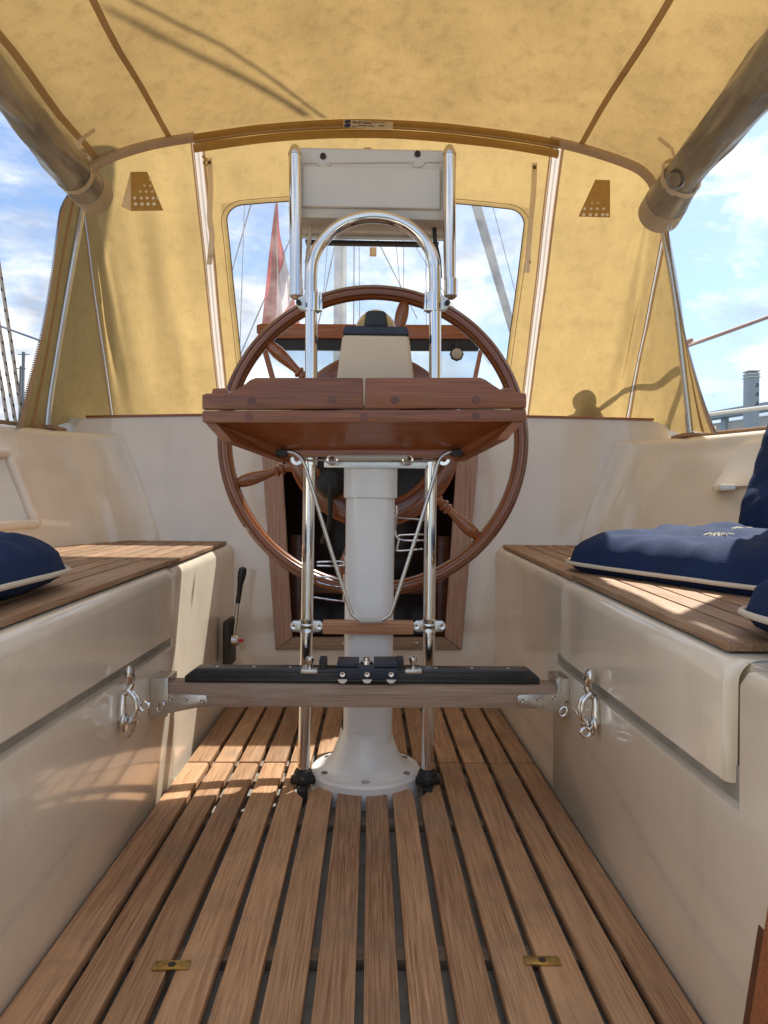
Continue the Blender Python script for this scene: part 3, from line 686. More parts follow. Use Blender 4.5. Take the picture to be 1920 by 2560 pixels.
for k, ang in enumerate((18, 78, 138, 198, 258, 318)):
    a = math.radians(ang); ax = Vector((math.cos(a), 0, math.sin(a)))
    L0 = RH-.012; L1 = WR-.012; Ln = L1-L0
    pr_ = [(0.0, 0), (.013, 0), (.0135, .10), (.010, .14), (.0095, .17), (.0155, .20), (.0155, .235), (.010, .25), (.010, .265), (.0145, .29), (.0145, .315), (.010, .34), (.0095, .38), (.012, .50), (.0155, .66), (.0165, .78), (.0145, .90), (.010, .98), (.007, 1.0), (0, 1.0)]
    add('spoke', lathe([(r, L0+h*Ln) for (r, h) in pr_], WC, ax, 20), M['spokew'], wh)
# connector under the binnacle
cn = root('cable_connector', 'black round cable gland hanging left of the white column', 'connector', O(716, 1045, 1.66))
p = O(716, 1045, 1.69); add('gland_body', lathe([(0, .0), (.034, .0), (.034, .018), (.028, .03), (.016, .034), (.016, .05), (0, .052)], p, (0, -1, 0), 28), M['rubber'], cn)
add('cable', tube(catmull([p+Vector((0, -.045, 0)), p+Vector((0, -.05, -.03)), p+Vector((-.002, -.03, -.09)), p+Vector((-.02, 0, -.14))], 6), .006, 10), M['rubber'], cn)

# pedestal guard ------------------------------------------------------------
GY = 1.523
gd = root('pedestal_guard', 'polished stainless arch guard with two posts standing in black feet', 'rail', (PX, GY, 0))
cx_, cr_ = 806.5, 133.5
arc = [O(672.5, y, GY) for y in (820, 740, 660, 620, 600)]
arc += [O(cx_-cr_*math.cos(t), 590-(122)*math.sin(t), GY) for t in [PI*k/28 for k in range(1, 28)]]
arc += [O(940, y, GY) for y in (600, 620, 660, 740, 820)]
add('arch_tube', tube(arc, .0133, 20), M['chrome'], gd)
fl = O(655, 1692, GY); fr = O(923, 1692, GY)
add('post', tube([O(669, 975, GY), O(663.5, 1330, GY), Vector((fl.x, GY, .0))], .0133, 20), M['chrome'], gd)
add('post', tube([O(931, 975, GY), O(927, 1330, GY), Vector((fr.x, GY, .0))], .0133, 20), M['chrome'], gd)
for q_ in (fl, fr):
    hx_ = [(q_.x+.031*math.cos(a)*1.0, GY-.004+.022*math.sin(a)) for a in [PI/6+i*PI/3 for i in range(6)]]
    ft = add('post_foot', merge(prism(hx_, 2, .001, .014, .004), lathe([(.022, .012), (.019, .024), (.015, .030)], (q_.x, GY, 0), seg=20),
        prism([(q_.x-.012, GY-.02), (q_.x-.006, GY-.055), (q_.x+.006, GY-.055), (q_.x+.012, GY-.02)], 2, -.03, .002, .002)), M['rubber'], gd)
    add('screw', lathe([(0, 0), (.004, 0), (.004, .002), (0, .003)], (q_.x, GY-.018, .0145), seg=12), M['steel'], ft)
def clamp(x, y, s):
    c = O(x, y, GY)
    o = add('clamp', merge(lathe([(.0135, -.020), (.0165, -.020), (.0165, .020), (.0135, .020)], c, (0, 0, 1), 28),
        box(c+Vector((-s*.017, -.004, 0)), (.010, .016, .040), .0015), ), M['chrome'], gd)
    e = c+Vector((s*.024, -.002, -.006))
    add('clamp_ear', prism([(c.x+s*.012, c.z-.020), (c.x+s*.026, c.z-.016), (c.x+s*.034, c.z-.004), (c.x+s*.028, c.z+.008), (c.x+s*.012, c.z+.016)], 1, GY-.010, GY+.004, .0015), M['steel'], o)
    add('bolt', lathe([(0, .0), (.0055, .0), (.0055, .006), (.002, .006), (0, .004)], c+Vector((s*.027, -.012, -.004)), (0, -1, 0), 14), M['rubber'], o)
    add('clamp_gap', box(c+Vector((-s*.0172, -.0122, 0)), (.0015, .001, .034)), M['hole'], o)
clamp(674, 654, -1); clamp(938, 654, 1)
# upper frame legs belonging to the guard clamps and holding the pod
pod = root('instrument_pod', 'cream instrument pod mounted high between two polished tubes above the arch', 'instrument housing', O(805, 600, 1.56))
for (x, s) in ((637, -1), (970.5, 1)):
    t0 = O(x, 336, 1.535); t1 = O(x+(1 if s > 0 else 3), 604, 1.535); tb = O(x+3, 640, 1.535)
    add('support_tube', tube([t0, t1], .0135, 20), M['chrome'], pod)
    add('tube_cap', lathe([(.0142, 0), (.0142, .004), (.0125, .010), (.008, .020), (0, .026)], t0, (0, 0, 1), 20), M['steel'], pod)
    add('tube_sleeve', lathe([(.0148, 0), (.0148, (t1-tb).length), (.0136, (t1-tb).length)], tb, (0, 0, 1), 20), M['chrome'], pod)
    add('tube_plug', lathe([(0, -.008), (.008, -.006), (.0145, 0)], tb, (0, 0, 1), 20), M['steel'], pod)
py0 = 1.560
def podp(y, Y=py0): return O(805, y, Y).z
xc = O(805, 400, py0).x; hw = .184
zt, zf = podp(318), podp(466); yb = 1.70; zbk = podp(522, 1.69)
profp = [(py0+.004, zt), (py0, zt-.006), (py0, zf+.006), (py0+.006, zf-.004), (py0+.03, zf-.010), (yb-.02, zbk), (yb, zbk+.01), (yb, zt-.03), (yb-.02, zt)]
bm = bmesh.new()
A = [bm.verts.new((xc-hw, a, b)) for a, b in profp]; B = [bm.verts.new((xc+hw, a, b)) for a, b in profp]
bm.faces.new(A); bm.faces.new(B[::-1])
for i in range(len(profp)): bm.faces.new((A[i], B[i], B[(i+1) % len(profp)], A[(i+1) % len(profp)]))
bmesh.ops.recalc_face_normals(bm, faces=bm.faces)
bmesh.ops.bevel(bm, geom=[e for e in bm.edges if e.calc_face_angle(0) > .9], offset=.008, segments=3, profile=.6, affect='EDGES')
hs_ = add('housing', from_bm(bm), M['pod'], pod)
pa = O(653, 361, py0); pb = O(951, 455, py0)
add('inset_panel', box(((pa.x+pb.x)/2, py0-.003, (pa.z+pb.z)/2), (pb.x-pa.x, .010, pa.z-pb.z), .0045, seg=3), M['pod'], pod)
add('moulded_rim', merge(tube(catmull([O(x, y, py0-.001) for (x, y) in ((652, 352), (684, 352), (688, 356), (700, 362), (712, 356), (716, 352), (880, 350), (886, 350), (892, 356), (902, 361), (914, 356), (920, 350), (950, 350))], 4), .0022, 8)), M['pod'], pod)
for (x, y) in ((698, 338), (902, 333)):
    add('screw', lathe([(0, .0035), (.0018, .0035), (.003, .005), (.0065, .004), (.007, 0)], O(x, y, py0), (0, -1, 0), 16), M['hole'], pod)
add('front_trim', bb(xc-.158, xc+.158, yb-.020, yb+.004, zbk-.007, zbk-.001, .001), M['black'], pod)
add('sleeve_bumps', merge(*[ellipsoid(O(x, 487, py0+.05), (.022, .03, .006)) for x in (706, 890)]), M['pod'], pod)
add('grey_cable', tube(catmull([O(672, 488, 1.60), O(668, 520, 1.59), O(664, 560, 1.575), O(662, 625, 1.57)], 6), .0048, 10), M['beige'], pod)
add('black_cable', tube(catmull([O(938, 483, 1.60), O(940, 520, 1.59), O(948, 560, 1.575), O(951, 600, 1.57)], 6), .0048, 10), M['black'], pod)

# folding table --------------------------------------------------------------
tb_ = root('cockpit_table', 'reddish brown folded wooden cockpit table fixed in front of the wheel', 'table', O(787, 1000, 1.43))
TY = 1.362
def tp(x, y): p = O(x, y, TY); return (p.x, p.z)
lf = [(436, 884), (436, 852), (447, 849), (470, 850), (492, 848), (510, 842), (528, 830), (540, 820), (552, 815.5), (784.5, 815.5), (784.5, 883)]
rt = [(789, 883), (789, 815.5), (1038, 815), (1050, 820), (1064, 830), (1080, 840), (1098, 846), (1120, 848), (1137.5, 849), (1137.5, 881)]
add('leaf_edge', prism([tp(*p) for p in lf], 1, TY, TY+.022, .0035), M['tablew'], tb_)
add('leaf_edge', prism([tp(*p) for p in rt], 1, TY, TY+.022, .0035), M['tablew'], tb_)
for (x0, x1, xa, xb_) in ((449, 492, 455, 480), (1084, 1120, 1090, 1112)):
    add('corner_block', prism([tp(x0, 851), tp(xa-2, 834), tp(xb_+4, 833), tp(x1, 850)], 1, TY+.024, TY+.05, .003), M['tablew'], tb_)
st = [(436, 887), (1137, 884), (1138, 909), (1128, 911), (445, 914), (436, 911)]
add('front_rail', prism([tp(*p) for p in st], 1, TY+.001, TY+.024, .0035), M['tablew'], tb_)
# hopper shaped underside
fz0 = O(787, 912, TY).z; lo_ = .705
def UP_(x, y, Y): return O(x, y, Y)
fl1, fr1 = UP_(444, 914, TY+.006), UP_(1130, 911, TY+.006)
fl2, fr2 = UP_(462, 953, TY+.012), UP_(1112, 950, TY+.012)
bl, br = O(606, 999, 1.50), O(1002, 997, 1.50)
bl_t, br_t = O(606, 975, 1.50), O(1002, 972, 1.50)
add('underside', (lambda a: (a, [(0, 1, 2, 3)]))([fl1+Vector((.004, .006, 0)), fr1+Vector((-.004, .006, 0)), O(1000, 976, 1.499), O(608, 978, 1.499)]), M['tablew'], tb_)
def sideboard(f1, f2, b1, b2, s):
    th = Vector((s*.020, 0, 0))
    mid = f1.lerp(f2, .45)+Vector((-s*.010*-1, 0, 0))
    v = [f1, f1.lerp(f2, .3)+Vector((s*.004, 0, 0)), f1.lerp(f2, .65)+Vector((s*.010, 0, 0)), f2+Vector((s*.014, 0, 0)), b2, b1]
    v2 = [p+th for p in v]; n = len(v)
    f = [tuple(range(n)), tuple(range(n, 2*n))[::-1]]+[(i, (i+1) % n, (i+1) % n+n, i+n) for i in range(n)]
    return v+v2, f
add('side_rail', sideboard(fl1, fl2, bl_t, bl, 1), M['tablew'], tb_, smooth=False)
add('side_rail', sideboard(fr1, fr2, br_t, br, -1), M['tablew'], tb_, smooth=False)
add('back_board', bb(O(608, 980, 1.5).x, O(1000, 980, 1.5).x, 1.488, 1.500, O(800, 989, 1.5).z, O(800, 974, 1.5).z+.004, .002), M['tablew'], tb_)
for (x, y) in ((543, 866), (717, 862), (853, 864), (1028, 864)): add('plug', lathe([(0, .0012), (.0075, .0012), (.0078, 0)], O(x, y, TY), (0, -1, 0), 20), M['plug'], tb_)
for (x, y) in ((537, 901), (787, 900), (1028, 898)): add('plug', lathe([(0, .0012), (.0075, .0012), (.0078, 0)], O(x, y, TY+.001), (0, -1, 0), 20), M['plug'], tb_)
sup = root('table_support', 'bent stainless support wire and brackets under the wooden table', 'bracket', O(787, 1340, 1.49))
wl = [(606, 976), (625, 976), (642, 982), (655, 998), (668, 1035), (715, 1190), (755, 1312), (764, 1330), (780, 1340), (800, 1341), (822, 1340), (838, 1331), (849, 1312), (900, 1155), (936, 1036), (946, 1000), (958, 983), (975, 976), (1000, 975)]
wp = [O(x, y, 1.484) for (x, y) in wl]
add('support_wire', tube(catmull(wp, 4), .0040, 10), M['steel'], sup)
add('wire_sleeve', tube([O(777, 1340.5, 1.484), O(826, 1340.5, 1.484)], .0058, 12), M['lamp'], sup)
for x in (609, 986): add('wire_clip', box(O(x, 979, 1.480), (.022, .02, .014), .003), M['rubber'], sup)
p0, p1 = O(700, 1001, 1.512), O(922, 1001, 1.512)
add('cross_plate', bb(p0.x, p1.x, 1.510, 1.514, O(800, 1011, 1.512).z, O(800, 991, 1.512).z, .001), M['steel'], sup)
add('cross_tube', tube([O(722, 988, 1.49), O(880, 988, 1.49)], .0058, 12), M['lamp'], sup)
add('link_rod', tube([O(655, 994, 1.497), O(955, 994, 1.497)], .0020, 8), M['steel'], sup)
for x in (718, 881):
    c = O(x, 993, 1.488); add('eye_ring', tube([c+Vector((math.cos(a)*.0100, 0, math.sin(a)*.0100)) for a in [i*2*PI/20 for i in range(20)]], .0028, 8, closed=True), M['chrome'], sup)
for (x, s) in ((669, -1), (931, 1)):
    c = O(x, 991, GY); add('post_clamp', merge(lathe([(.0135, -.014), (.017, -.014), (.017, .010), (.0135, .012)], c, (0, 0, 1), 24),
        lathe([(.006, 0), (.013, 0), (.013, .010), (.006, .010)], c+Vector((s*.026, -.006, -.002)), (0, -1, 0), 20)), M['chrome'], sup)
# lower crosspiece with clamps
cp = root('crosspiece', 'short teak crosspiece clamped between the two stainless posts', 'bar', O(795, 1370, 1.51))
a, b = O(697, 1341, 1.508), O(893, 1371, 1.508)
add('board', bb(a.x, b.x, 1.506, 1.530, b.z, a.z, .002), M['cross'], cp)
for (x, s) in ((663.5, -1), (926, 1)):
    c = O(x, 1351, GY)
    cl = add('clamp', lathe([(.0135, -.014), (.0165, -.014), (.0165, -.010), (.0155, -.008), (.0155, -.003), (.0168, -.001), (.0168, .003), (.0155, .005), (.0165, .012), (.0135, .014)], c, (0, 0, 1), 28), M['chrome'], cp)
    for sg in (-1, 1):
        cc = c+Vector((sg*.025, 0, 0))
        add('clamp_ear', prism([(c.x+sg*.012, c.z-.012), (c.x+sg*.028, c.z-.012), (c.x+sg*.036, c.z-.004), (c.x+sg*.036, c.z+.004), (c.x+sg*.028, c.z+.012), (c.x+sg*.012, c.z+.012)], 1, GY-.014, GY-.002, .0012), M['steel'], cl)
        add('bolt', lathe([(0, .002), (.0035, .004), (.006, .004), (.0068, 0)], cc+Vector((sg*.002, -.0135, 0)), (0, -1, 0), 16), M['chrome'], cl)
# cup holders
for i, (lst, lab) in enumerate((([[(856, 1092), (857, 1110), (860, 1118), (930, 1124)], [(857, 1118), (860, 1164), (930, 1166)], [(860, 1160), (868, 1156), (930, 1154)], [(862, 1166), (858, 1185), (862, 1190), (912, 1186)]], 'thin chrome cup holder wires right of the white column'),
     ([[(684, 1214), (735, 1213), (744, 1218), (744, 1200)], [(684, 1222), (738, 1222), (744, 1214)], [(684, 1248), (700, 1246), (735, 1252), (740, 1262)], [(684, 1256), (700, 1262), (733, 1268), (742, 1262)], [(678, 1290), (735, 1298), (742, 1292), (744, 1240)]], 'thin chrome cup holder wires left of the white column'))):
    cu = root('cup_holder', lab, 'cup holder', O(lst[0][0][0], 1300, 1.56), 'wire cup holders by the pedestal')
    for l in lst: add('wire', tube(catmull([O(x, y, 1.56) for x, y in l], 5), .0024, 8), M['chrome'], cu)

# mainsheet traveller --------------------------------------------------------
tv = root('mainsheet_traveller', 'wooden crossbeam with black mainsheet track and car across the cockpit', 'traveller', O(787, 1528, 1.39))
BY = 1.372
a, b = O(345, 1479, BY), O(1215, 1529, BY)
add('beam', bb(a.x, b.x, BY, BY+.055, O(787, 1529, BY).z, O(787, 1480, BY).z, .003), M['beamw'], tv)
zb_ = O(787, 1480, BY).z
ta, tb2 = O(398, 1460, BY+.01), O(1167, 1462, BY+.01)
zt_ = O(787, 1446, BY+.012).z
trk = [(ta.x, zb_+.001), (tb2.x, zb_+.001), (tb2.x, zb_+.012), (tb2.x-.020, zt_), (ta.x+.022, zt_), (ta.x, zb_+.012)]
add('track', prism(trk, 1, BY+.012, BY+.050, .0015), M['track'], tv)
add('track_groove', merge(*[bb(ta.x+.03, tb2.x-.03, BY+.0095, BY+.0125, zb_+z0, zb_+z1, .0007) for (z0, z1) in ((.003, .008), (.013, .016), (.021, .024))]), M['track'], tv)
for k in range(9):
    x = lerp(ta.x+.06, tb2.x-.06, k/8)
    if abs(x-O(793, 1450, BY).x) > .1: add('track_screw', lathe([(0, .001), (.003, .001), (.004, 0)], (x, BY+.03, zt_), seg=12), M['steel'], tv)
ca, cb_ = O(728, 1432, BY-.01), O(858, 1468, BY-.01)
cm = (ca.x+cb_.x)/2
car = add('traveller_car', merge(bb(ca.x, cb_.x, BY-.012, BY-.006, cb_.z, ca.z-.006, .001), bb(ca.x, cm-.016, BY-.012, BY+.05, ca.z-.010, ca.z, .001), bb(cm+.013, cb_.x, BY-.012, BY+.05, ca.z-.010, ca.z+.001, .001),
     bb(cm-.016, cm+.013, BY-.009, BY+.05, ca.z-.022, ca.z-.012, .001)), M['navymetal'], tv)
for x in (740, 793, 845):
    c = O(x, 1456.5, BY-.013); add('car_bolt', lathe([(0, .0015), (.0022, .003), (.0046, .003), (.0054, 0)], c, (0, -1, 0), 16), M['chrome'], car)
    c2_ = O(x, 1465, BY-.004); add('car_wheel', lathe([(0, .003), (.0095, .003), (.0105, .001), (.0105, -.004)], c2_, (0, -1, 0), 20), M['steel'], car)
add('shackle_bolt', merge(lathe([(0, .007), (.006, .007), (.006, .001), (.0115, .0), (.0115, -.005), (0, -.006)], (cm-.0015, BY+.004, ca.z+.001), seg=20)), M['chrome'], car)
for (x, s) in ((668, -1), (893, 1)):
    c = O(x, 1450, BY+.01)
    sp = add('track_stop', bb(c.x-.016, c.x+.016, BY+.005, BY+.05, c.z-.004, c.z+.004, .001), M['steel'], tv)
    add('stop_knob', lathe([(.006, 0), (.005, .008), (.0085, .016), (.0075, .022), (0, .020)], (c.x, BY+.02, c.z+.003), seg=10), M['chrome'], sp)
    add('stop_buffer', bb(c.x-s*.026-.0075, c.x-s*.026+.0075, BY+.012, BY+.045, c.z-.010, c.z+.024, .004), M['rubber'], tv)
for s in (-1, 1):
    X0 = XL if s < 0 else XR
    e0 = O(328 if s < 0 else 1236, 1465, BY-.004); e1 = O(362 if s < 0 else 1204, 1548, BY-.004)
    xw = X0+(.001 if s < 0 else -.001)
    zt2, zb2_ = e0.z, e1.z
    br_ = add('end_bracket', merge(bb(xw, e1.x, BY-.0045, BY+.001-.002, zb2_, zt2, .0012), bb(xw, e1.x, BY-.004, BY+.060, zt2-.003, zt2, .001), bb(e1.x-.003, e1.x, BY-.003, BY+.060, zb_ if s > 0 else zb_, zt2-.001, .001)), M['steel'], tv)
    if s < 0: q = [(362, 1497), (446, 1501), (448, 1518), (445, 1524), (365, 1540), (362, 1540)]
    else: q = [(1204, 1497), (1122, 1500), (1117, 1504), (1118, 1521), (1200, 1538), (1204, 1538)]
    st_ = add('strap_plate', prism([(O(x, y, BY).x, O(x, y, BY).z) for x, y in q], 1, BY-.0035, BY-.0005, .0006), M['steel'], tv)
    for (x, y) in (((369, 1508), (401, 1511), (437, 1515)) if s < 0 else ((1197, 1508), (1163, 1510), (1127, 1514))):
        add('rivet', lathe([(0, .0012), (.0015, .001), (.003, .0022), (.0045, 0)], O(x, y, BY-.0035), (0, -1, 0), 14), M['steel'], st_)
    c = O(347 if s < 0 else 1217, 1527 if s < 0 else 1537, BY-.010)
    add('pin_ring', tube([c+Vector((math.cos(t)*.006+math.sin(t)*.003, -.002*math.cos(t), math.sin(t)*.009)) for t in [i*2*PI/16 for i in range(16)]], .0019, 8, closed=True), M['chrome'], br_)

# throttle --------------------------------------------------------------------
th = root('throttle_lever', 'black engine control lever with red button on the left cockpit wall', 'lever', WX(492, 1440, XL+.01))
a, b = WX(476, 1345, XL+.008), WX(503, 1430, XL+.008)
add('base_plate', bb(XL+.010, XL+.030, 1.99, 2.10, O(490, 1437, 2.04).z, O(490, 1337, 2.04).z, .007), M['rubber'], th)
pv = O(507, 1383, 2.03)
add('hub', lathe([(.016, 0), (.016, .022), (.012, .028), (0, .028)], (XL+.022, 2.03, pv.z), (1, 0, 0), 20), M['steel'], th)
add('shaft', tube([O(504, 1383, 2.03), O(514, 1300, 2.03)], .0055, 10), M['steel'], th)
gr = [O(513.5, 1303, 2.03), O(517, 1280, 2.03), O(519, 1262, 2.03), O(521, 1250, 2.03), O(523, 1238, 2.03), O(525, 1228, 2.03), O(525.5, 1225, 2.03)]
add('grip', tube(gr, [.009, .0095, .0105, .0145, .0165, .014, .006], 16, flat=.75), M['black'], th)
add('button', lathe([(.005, 0), (.005, .012), (0, .013)], (pv.x+.012, 2.03, pv.z-.001), (1, 0, 0), 12), M['red'], th)

# hatch window behind wheel --------------------------------------------------
HY = 2.42
ht = root('companionway_hatch', 'raised hatch with wooden top beam, black seal and tinted glass behind the wheel', 'hatch', O(800, 812, HY))
def hz(x, y, Y=HY): p = O(x, y, Y); return (p.x, p.z)
add('top_beam', prism([hz(556, 722), hz(556, 705), hz(566, 702), hz(1026, 705), hz(1035, 710), hz(1034, 735), hz(575, 733)], 1, HY-.02, HY+.02, .003), M['hatchw'], ht)
add('seal', prism([hz(575, 734), hz(1034, 736), hz(1033, 758), hz(578, 756)], 1, HY-.012, HY+.012, .002), M['black'], ht)
add('pane', (lambda a: (a, [(0, 1, 2, 3)]))([O(575, 750, HY), O(1040, 752, HY), O(1010, 880, HY), O(606, 880, HY)]), M['glass'], ht)
add('stile', prism([hz(560, 733), hz(572, 733), hz(612, 880), hz(600, 880)], 1, HY-.01, HY+.01, .002), M['hatchw'], ht)
add('stile', prism([hz(1034, 757), hz(1043, 757), hz(1018, 880), hz(1008, 880)], 1, HY-.01, HY+.01, .002), M['hatchw'], ht)
c = O(986, 766, HY-.05)
kn = add('cam_lock', merge(lathe([(0, .0), (.022, .0), (.024, .006), (.020, .013), (0, .015)], c, (0, -1, 0), 8)), M['black'], ht)
add('lock_button', lathe([(0, .019), (.012, .018), (.019, .012), (.020, .010)], c, (0, -1, 0), 24), M['lamp'], kn)
add('lock_stem', tube([c+Vector((0, 0, .02)), c+Vector((0, .02, .045))], .005, 8), M['black'], kn)

# dodger -------------------------------------------------------------------
DY = 2.10
bowp = [(100, 925, 2.10), (108, 850, 2.10), (140, 655, 2.10), (178, 445, 2.10), (188, 385, 2.1), (212, 350, 2.1), (300, 317, 2.1), (405, 296, 2.1), (600, 270, 2.1), (800, 262, 2.1), (1000, 275, 2.1), (1205, 306, 2.1), (1345, 347, 2.1), (1398, 378, 2.1), (1418, 420, 2.1), (1436, 505, 2.1), (1462, 655, 2.1), (1484, 850, 2.1), (1492, 935, 2.1)]
basep = [(-.955, 2.10, .80), (-.95, 2.2, .84), (-.94, 2.36, .87), (-.904, 2.50, .88), (-.87, 2.56, .88), (-.82, 2.61, .88), (-.70, 2.67, .88), (-.575, 2.70, .88), (-.30, 2.72, .88), (0, 2.73, .88), (.30, 2.72, .88), (.575, 2.70, .88), (.70, 2.67, .88), (.82, 2.61, .88), (.87, 2.56, .88), (.904, 2.50, .88), (.94, 2.36, .87), (.95, 2.2, .84), (.955, 2.10, .80)]
BOW = catmull([O(*p) for p in bowp], 10); BASE = catmull(basep, 10); NB = len(BOW)
def DF(u, t):                  # u in 0..18 control units
    k = max(0, min(u*10, NB-1.0001)); i = int(k); f = k-i
    a = BOW[i].lerp(BOW[i+1], f); b = BASE[i].lerp(BASE[i+1], f)
    p = a.lerp(b, t)
    edge = math.sin(PI*min(max(t, 0), 1))
    wv = .0035*math.sin(u*6.3+2*mnoise.noise(Vector((u*.5, t, 1))))*(.6+mnoise.noise(Vector((u*.7, t*1.2, 4))))+.010*mnoise.noise(Vector((u*.9, t*1.2, 3.1)))+.004*mnoise.noise(Vector((u*3.1+t*2, t*4, 9.1)))
    return p+Vector((0, wv*edge*2.0, wv*edge))
dg = root('sprayhood', 'yellow canvas sprayhood with clear centre window, zips and hanging straps', 'sprayhood', (0, 2.2, .82))
def patch(u0, u1, nu, t0=0, t1=1, nt_=16): return loft([[DF(lerp(u0, u1, i/nu), lerp(t0, t1, j/nt_)) for j in range(nt_+1)] for i in range(nu+1)])
GZ1, GZ2 = .071, .085
add('side_panel', patch(0, 3.0, 16), M['canvas2'], dg); add('side_panel', patch(15.0, 18, 16), M['canvas2'], dg)
add('corner_panel', patch(3.1, 7.06, 30), M['canvas2'], dg); add('corner_panel', patch(11.06, 14.9, 30), M['canvas2'], dg)
# centre panel with rounded window hole
def inv_u(x, t):               # find u at given X for this t
    lo, hi = 6.5, 11.6
    for _ in range(24):
        mid = (lo+hi)/2
        if DF(mid, t).x < x: lo = mid
        else: hi = mid
    return (lo+hi)/2
uL, uR = 7.18, 10.94; wx0, wx1 = -.462, .478; wt0, wt1 = .205, .90; rw = .05
def win_pts(g):
    pts = []; X0, X1, T0, T1 = wx0-g, wx1+g, wt0-g*.8, wt1+g*.8; rx = rw+g; rt_ = (rw+g)*.85
    for (cx, cy, a0) in ((X1-rx, T0+rt_, 270), (X1-rx, T1-rt_, 0), (X0+rx, T1-rt_, 90), (X0+rx, T0+rt_, 180)):
        for k in range(9):
            a = math.radians(a0+k*11.25); pts.append((cx+rx*math.cos(a), cy+rt_*math.sin(a)))
    dense = []
    for i in range(len(pts)):
        a = pts[i]; b = pts[(i+1) % len(pts)]; n = 12 if (i % 9) == 8 else 1
        for k in range(n): dense.append((lerp(a[0], b[0], k/n), lerp(a[1], b[1], k/n)))
    return dense
inn = win_pts(0)
def toD(x, t): return DF(inv_u(x, t), t)
ctr = (.5*(wx0+wx1), .5*(wt0+wt1)); rows = []
xl_ = lambda t: DF(uL, t).x; xr_ = lambda t: DF(uR, t).x
outp = []
for (x, t) in inn:
    dx, dt_ = x-ctr[0], t-ctr[1]; k = 1e9
    if dt_ > 1e-6: k = min(k, (1-ctr[1])/dt_)
    if dt_ < -1e-6: k = min(k, (0-ctr[1])/dt_)
    tt = None
    if dx > 1e-6: k = min(k, (.560-ctr[0])/dx)
    if dx < -1e-6: k = min(k, (-.560-ctr[0])/dx)
    outp.append((ctr[0]+dx*k, ctr[1]+dt_*k))
def warp(x, t):                # map nominal +-.56 borders on the true seam
    a, b = xl_(t), xr_(t)
    if x < wx0: return lerp(a, wx0, (x+.56)/(wx0+.56)) if x > -.56 else a
    if x > wx1: return lerp(wx1, b, (x-wx1)/(.56-wx1)) if x < .56 else b
    return x
NR = 6
for r_ in range(NR+1):
    row = [toD(warp(lerp(inn[i][0], outp[i][0], r_/NR), min(1, max(0, lerp(inn[i][1], outp[i][1], r_/NR)))), min(1, max(0, lerp(inn[i][1], outp[i][1], r_/NR)))) for i in range(len(inn))]
    row.append(row[0]); rows.append(row)
add('centre_panel', loft(rows), M['canvas2'], dg)
add('window_binding', tube([toD(x, t)+Vector((0, -.003, -.002)) for (x, t) in win_pts(.018)], .0011, 6, closed=True), M['seam'], dg)
add('window_edge', tube([toD(x, t)+Vector((0, -.002, -.001)) for (x, t) in win_pts(.001)], .0018, 6, closed=True), M['canvas2'], dg)
wr_ = []
for j in range(13):
    t = lerp(wt0-.012, wt1+.012, j/12); wr_.append([toD(lerp(wx0-.012, wx1+.012, i/16), t)+Vector((0, .003, .002)) for i in range(17)])
add('clear_window', loft(wr_), M['clear'], dg)
def ribbon(fa, fb, n=30, off=Vector((0, -.003, -.001))): return loft([[fa(i/n)+off, fb(i/n)+off] for i in range(n+1)])
def zdu(u, wd): return wd/((DF(u+.2, .3)-DF(u-.2, .3)).length/.4)
def zipper(u, wd=.020, t1=1.0):
    du = zdu(u, wd)
    z = add('zip_teeth', ribbon(lambda k: DF(u-du*.12, k*t1), lambda k: DF(u+du*.12, k*t1), 30, Vector((0, -.002, 0))), M['ziptooth'], dg)
    for sg in (-1, 1):
        add('zip_tape', ribbon(lambda k: DF(u+sg*du*.12, k*t1), lambda k: DF(u+sg*du*.60, k*t1), 30, Vector((0, 0, 0))), M['zip'], z)
        add('zip_edge', ribbon(lambda k: DF(u+sg*du*.52, k*t1), lambda k: DF(u+sg*du, k*t1), 30), M['zipedge'], z)
    return z
zipper(7.12); zipper(11.0); zipper(3.05, .014); zipper(14.95, .016)
# aft side strips beyond the poles
eL = [(150, 420), (136, 445), (128, 480), (112, 600), (92, 715), (62, 830), (38, 926)]
eR = [(1441, 500), (1448, 560), (1461, 640), (1478, 725), (1502, 815), (1526, 890), (1546, 938)]
for s, ee in ((-1, eL), (1, eR)):
    ed = catmull([O(x, y, lerp(2.02, 1.93, i/6)) for i, (x, y) in enumerate(ee)], 6)
    base = [BOW[int(lerp(34, 1, i/(len(ed)-1)))] if s < 0 else BOW[NB-1-int(lerp(34, 1, i/(len(ed)-1)))] for i in range(len(ed))]
    ee_u = 0
    rows = [[base[i].lerp(ed[i], j/6)+Vector((s*.006*math.sin(PI*j/6), 0, 0)) for j in range(7)] for i in range(len(ed))]
    add('aft_strip', loft(rows), M['canvas2'], dg)
    add('edge_hem', loft([[r[4+0].lerp(r[6], .4)+Vector((-s*.002, -.003, 0)), r[6]+Vector((-s*.002, -.003, 0))] for r in rows]), M['hem'], dg)
    add('edge_seam', loft([[r[2].lerp(r[3], .3)+Vector((-s*.002, -.004, 0)), r[3]+Vector((-s*.002, -.004, 0))] for r in rows]), M['seam'], dg)
    teeth = []
    dn = catmull(ed, 4)
    for i in range(0, len(dn)-1):
        p = dn[i]; teeth.append(box(p+Vector((s*.002, 0, 0)), (.005, .003, .0035)))
    add('zip_teeth', merge(*teeth), M['zip'], dg, smooth=False, kind='stuff')
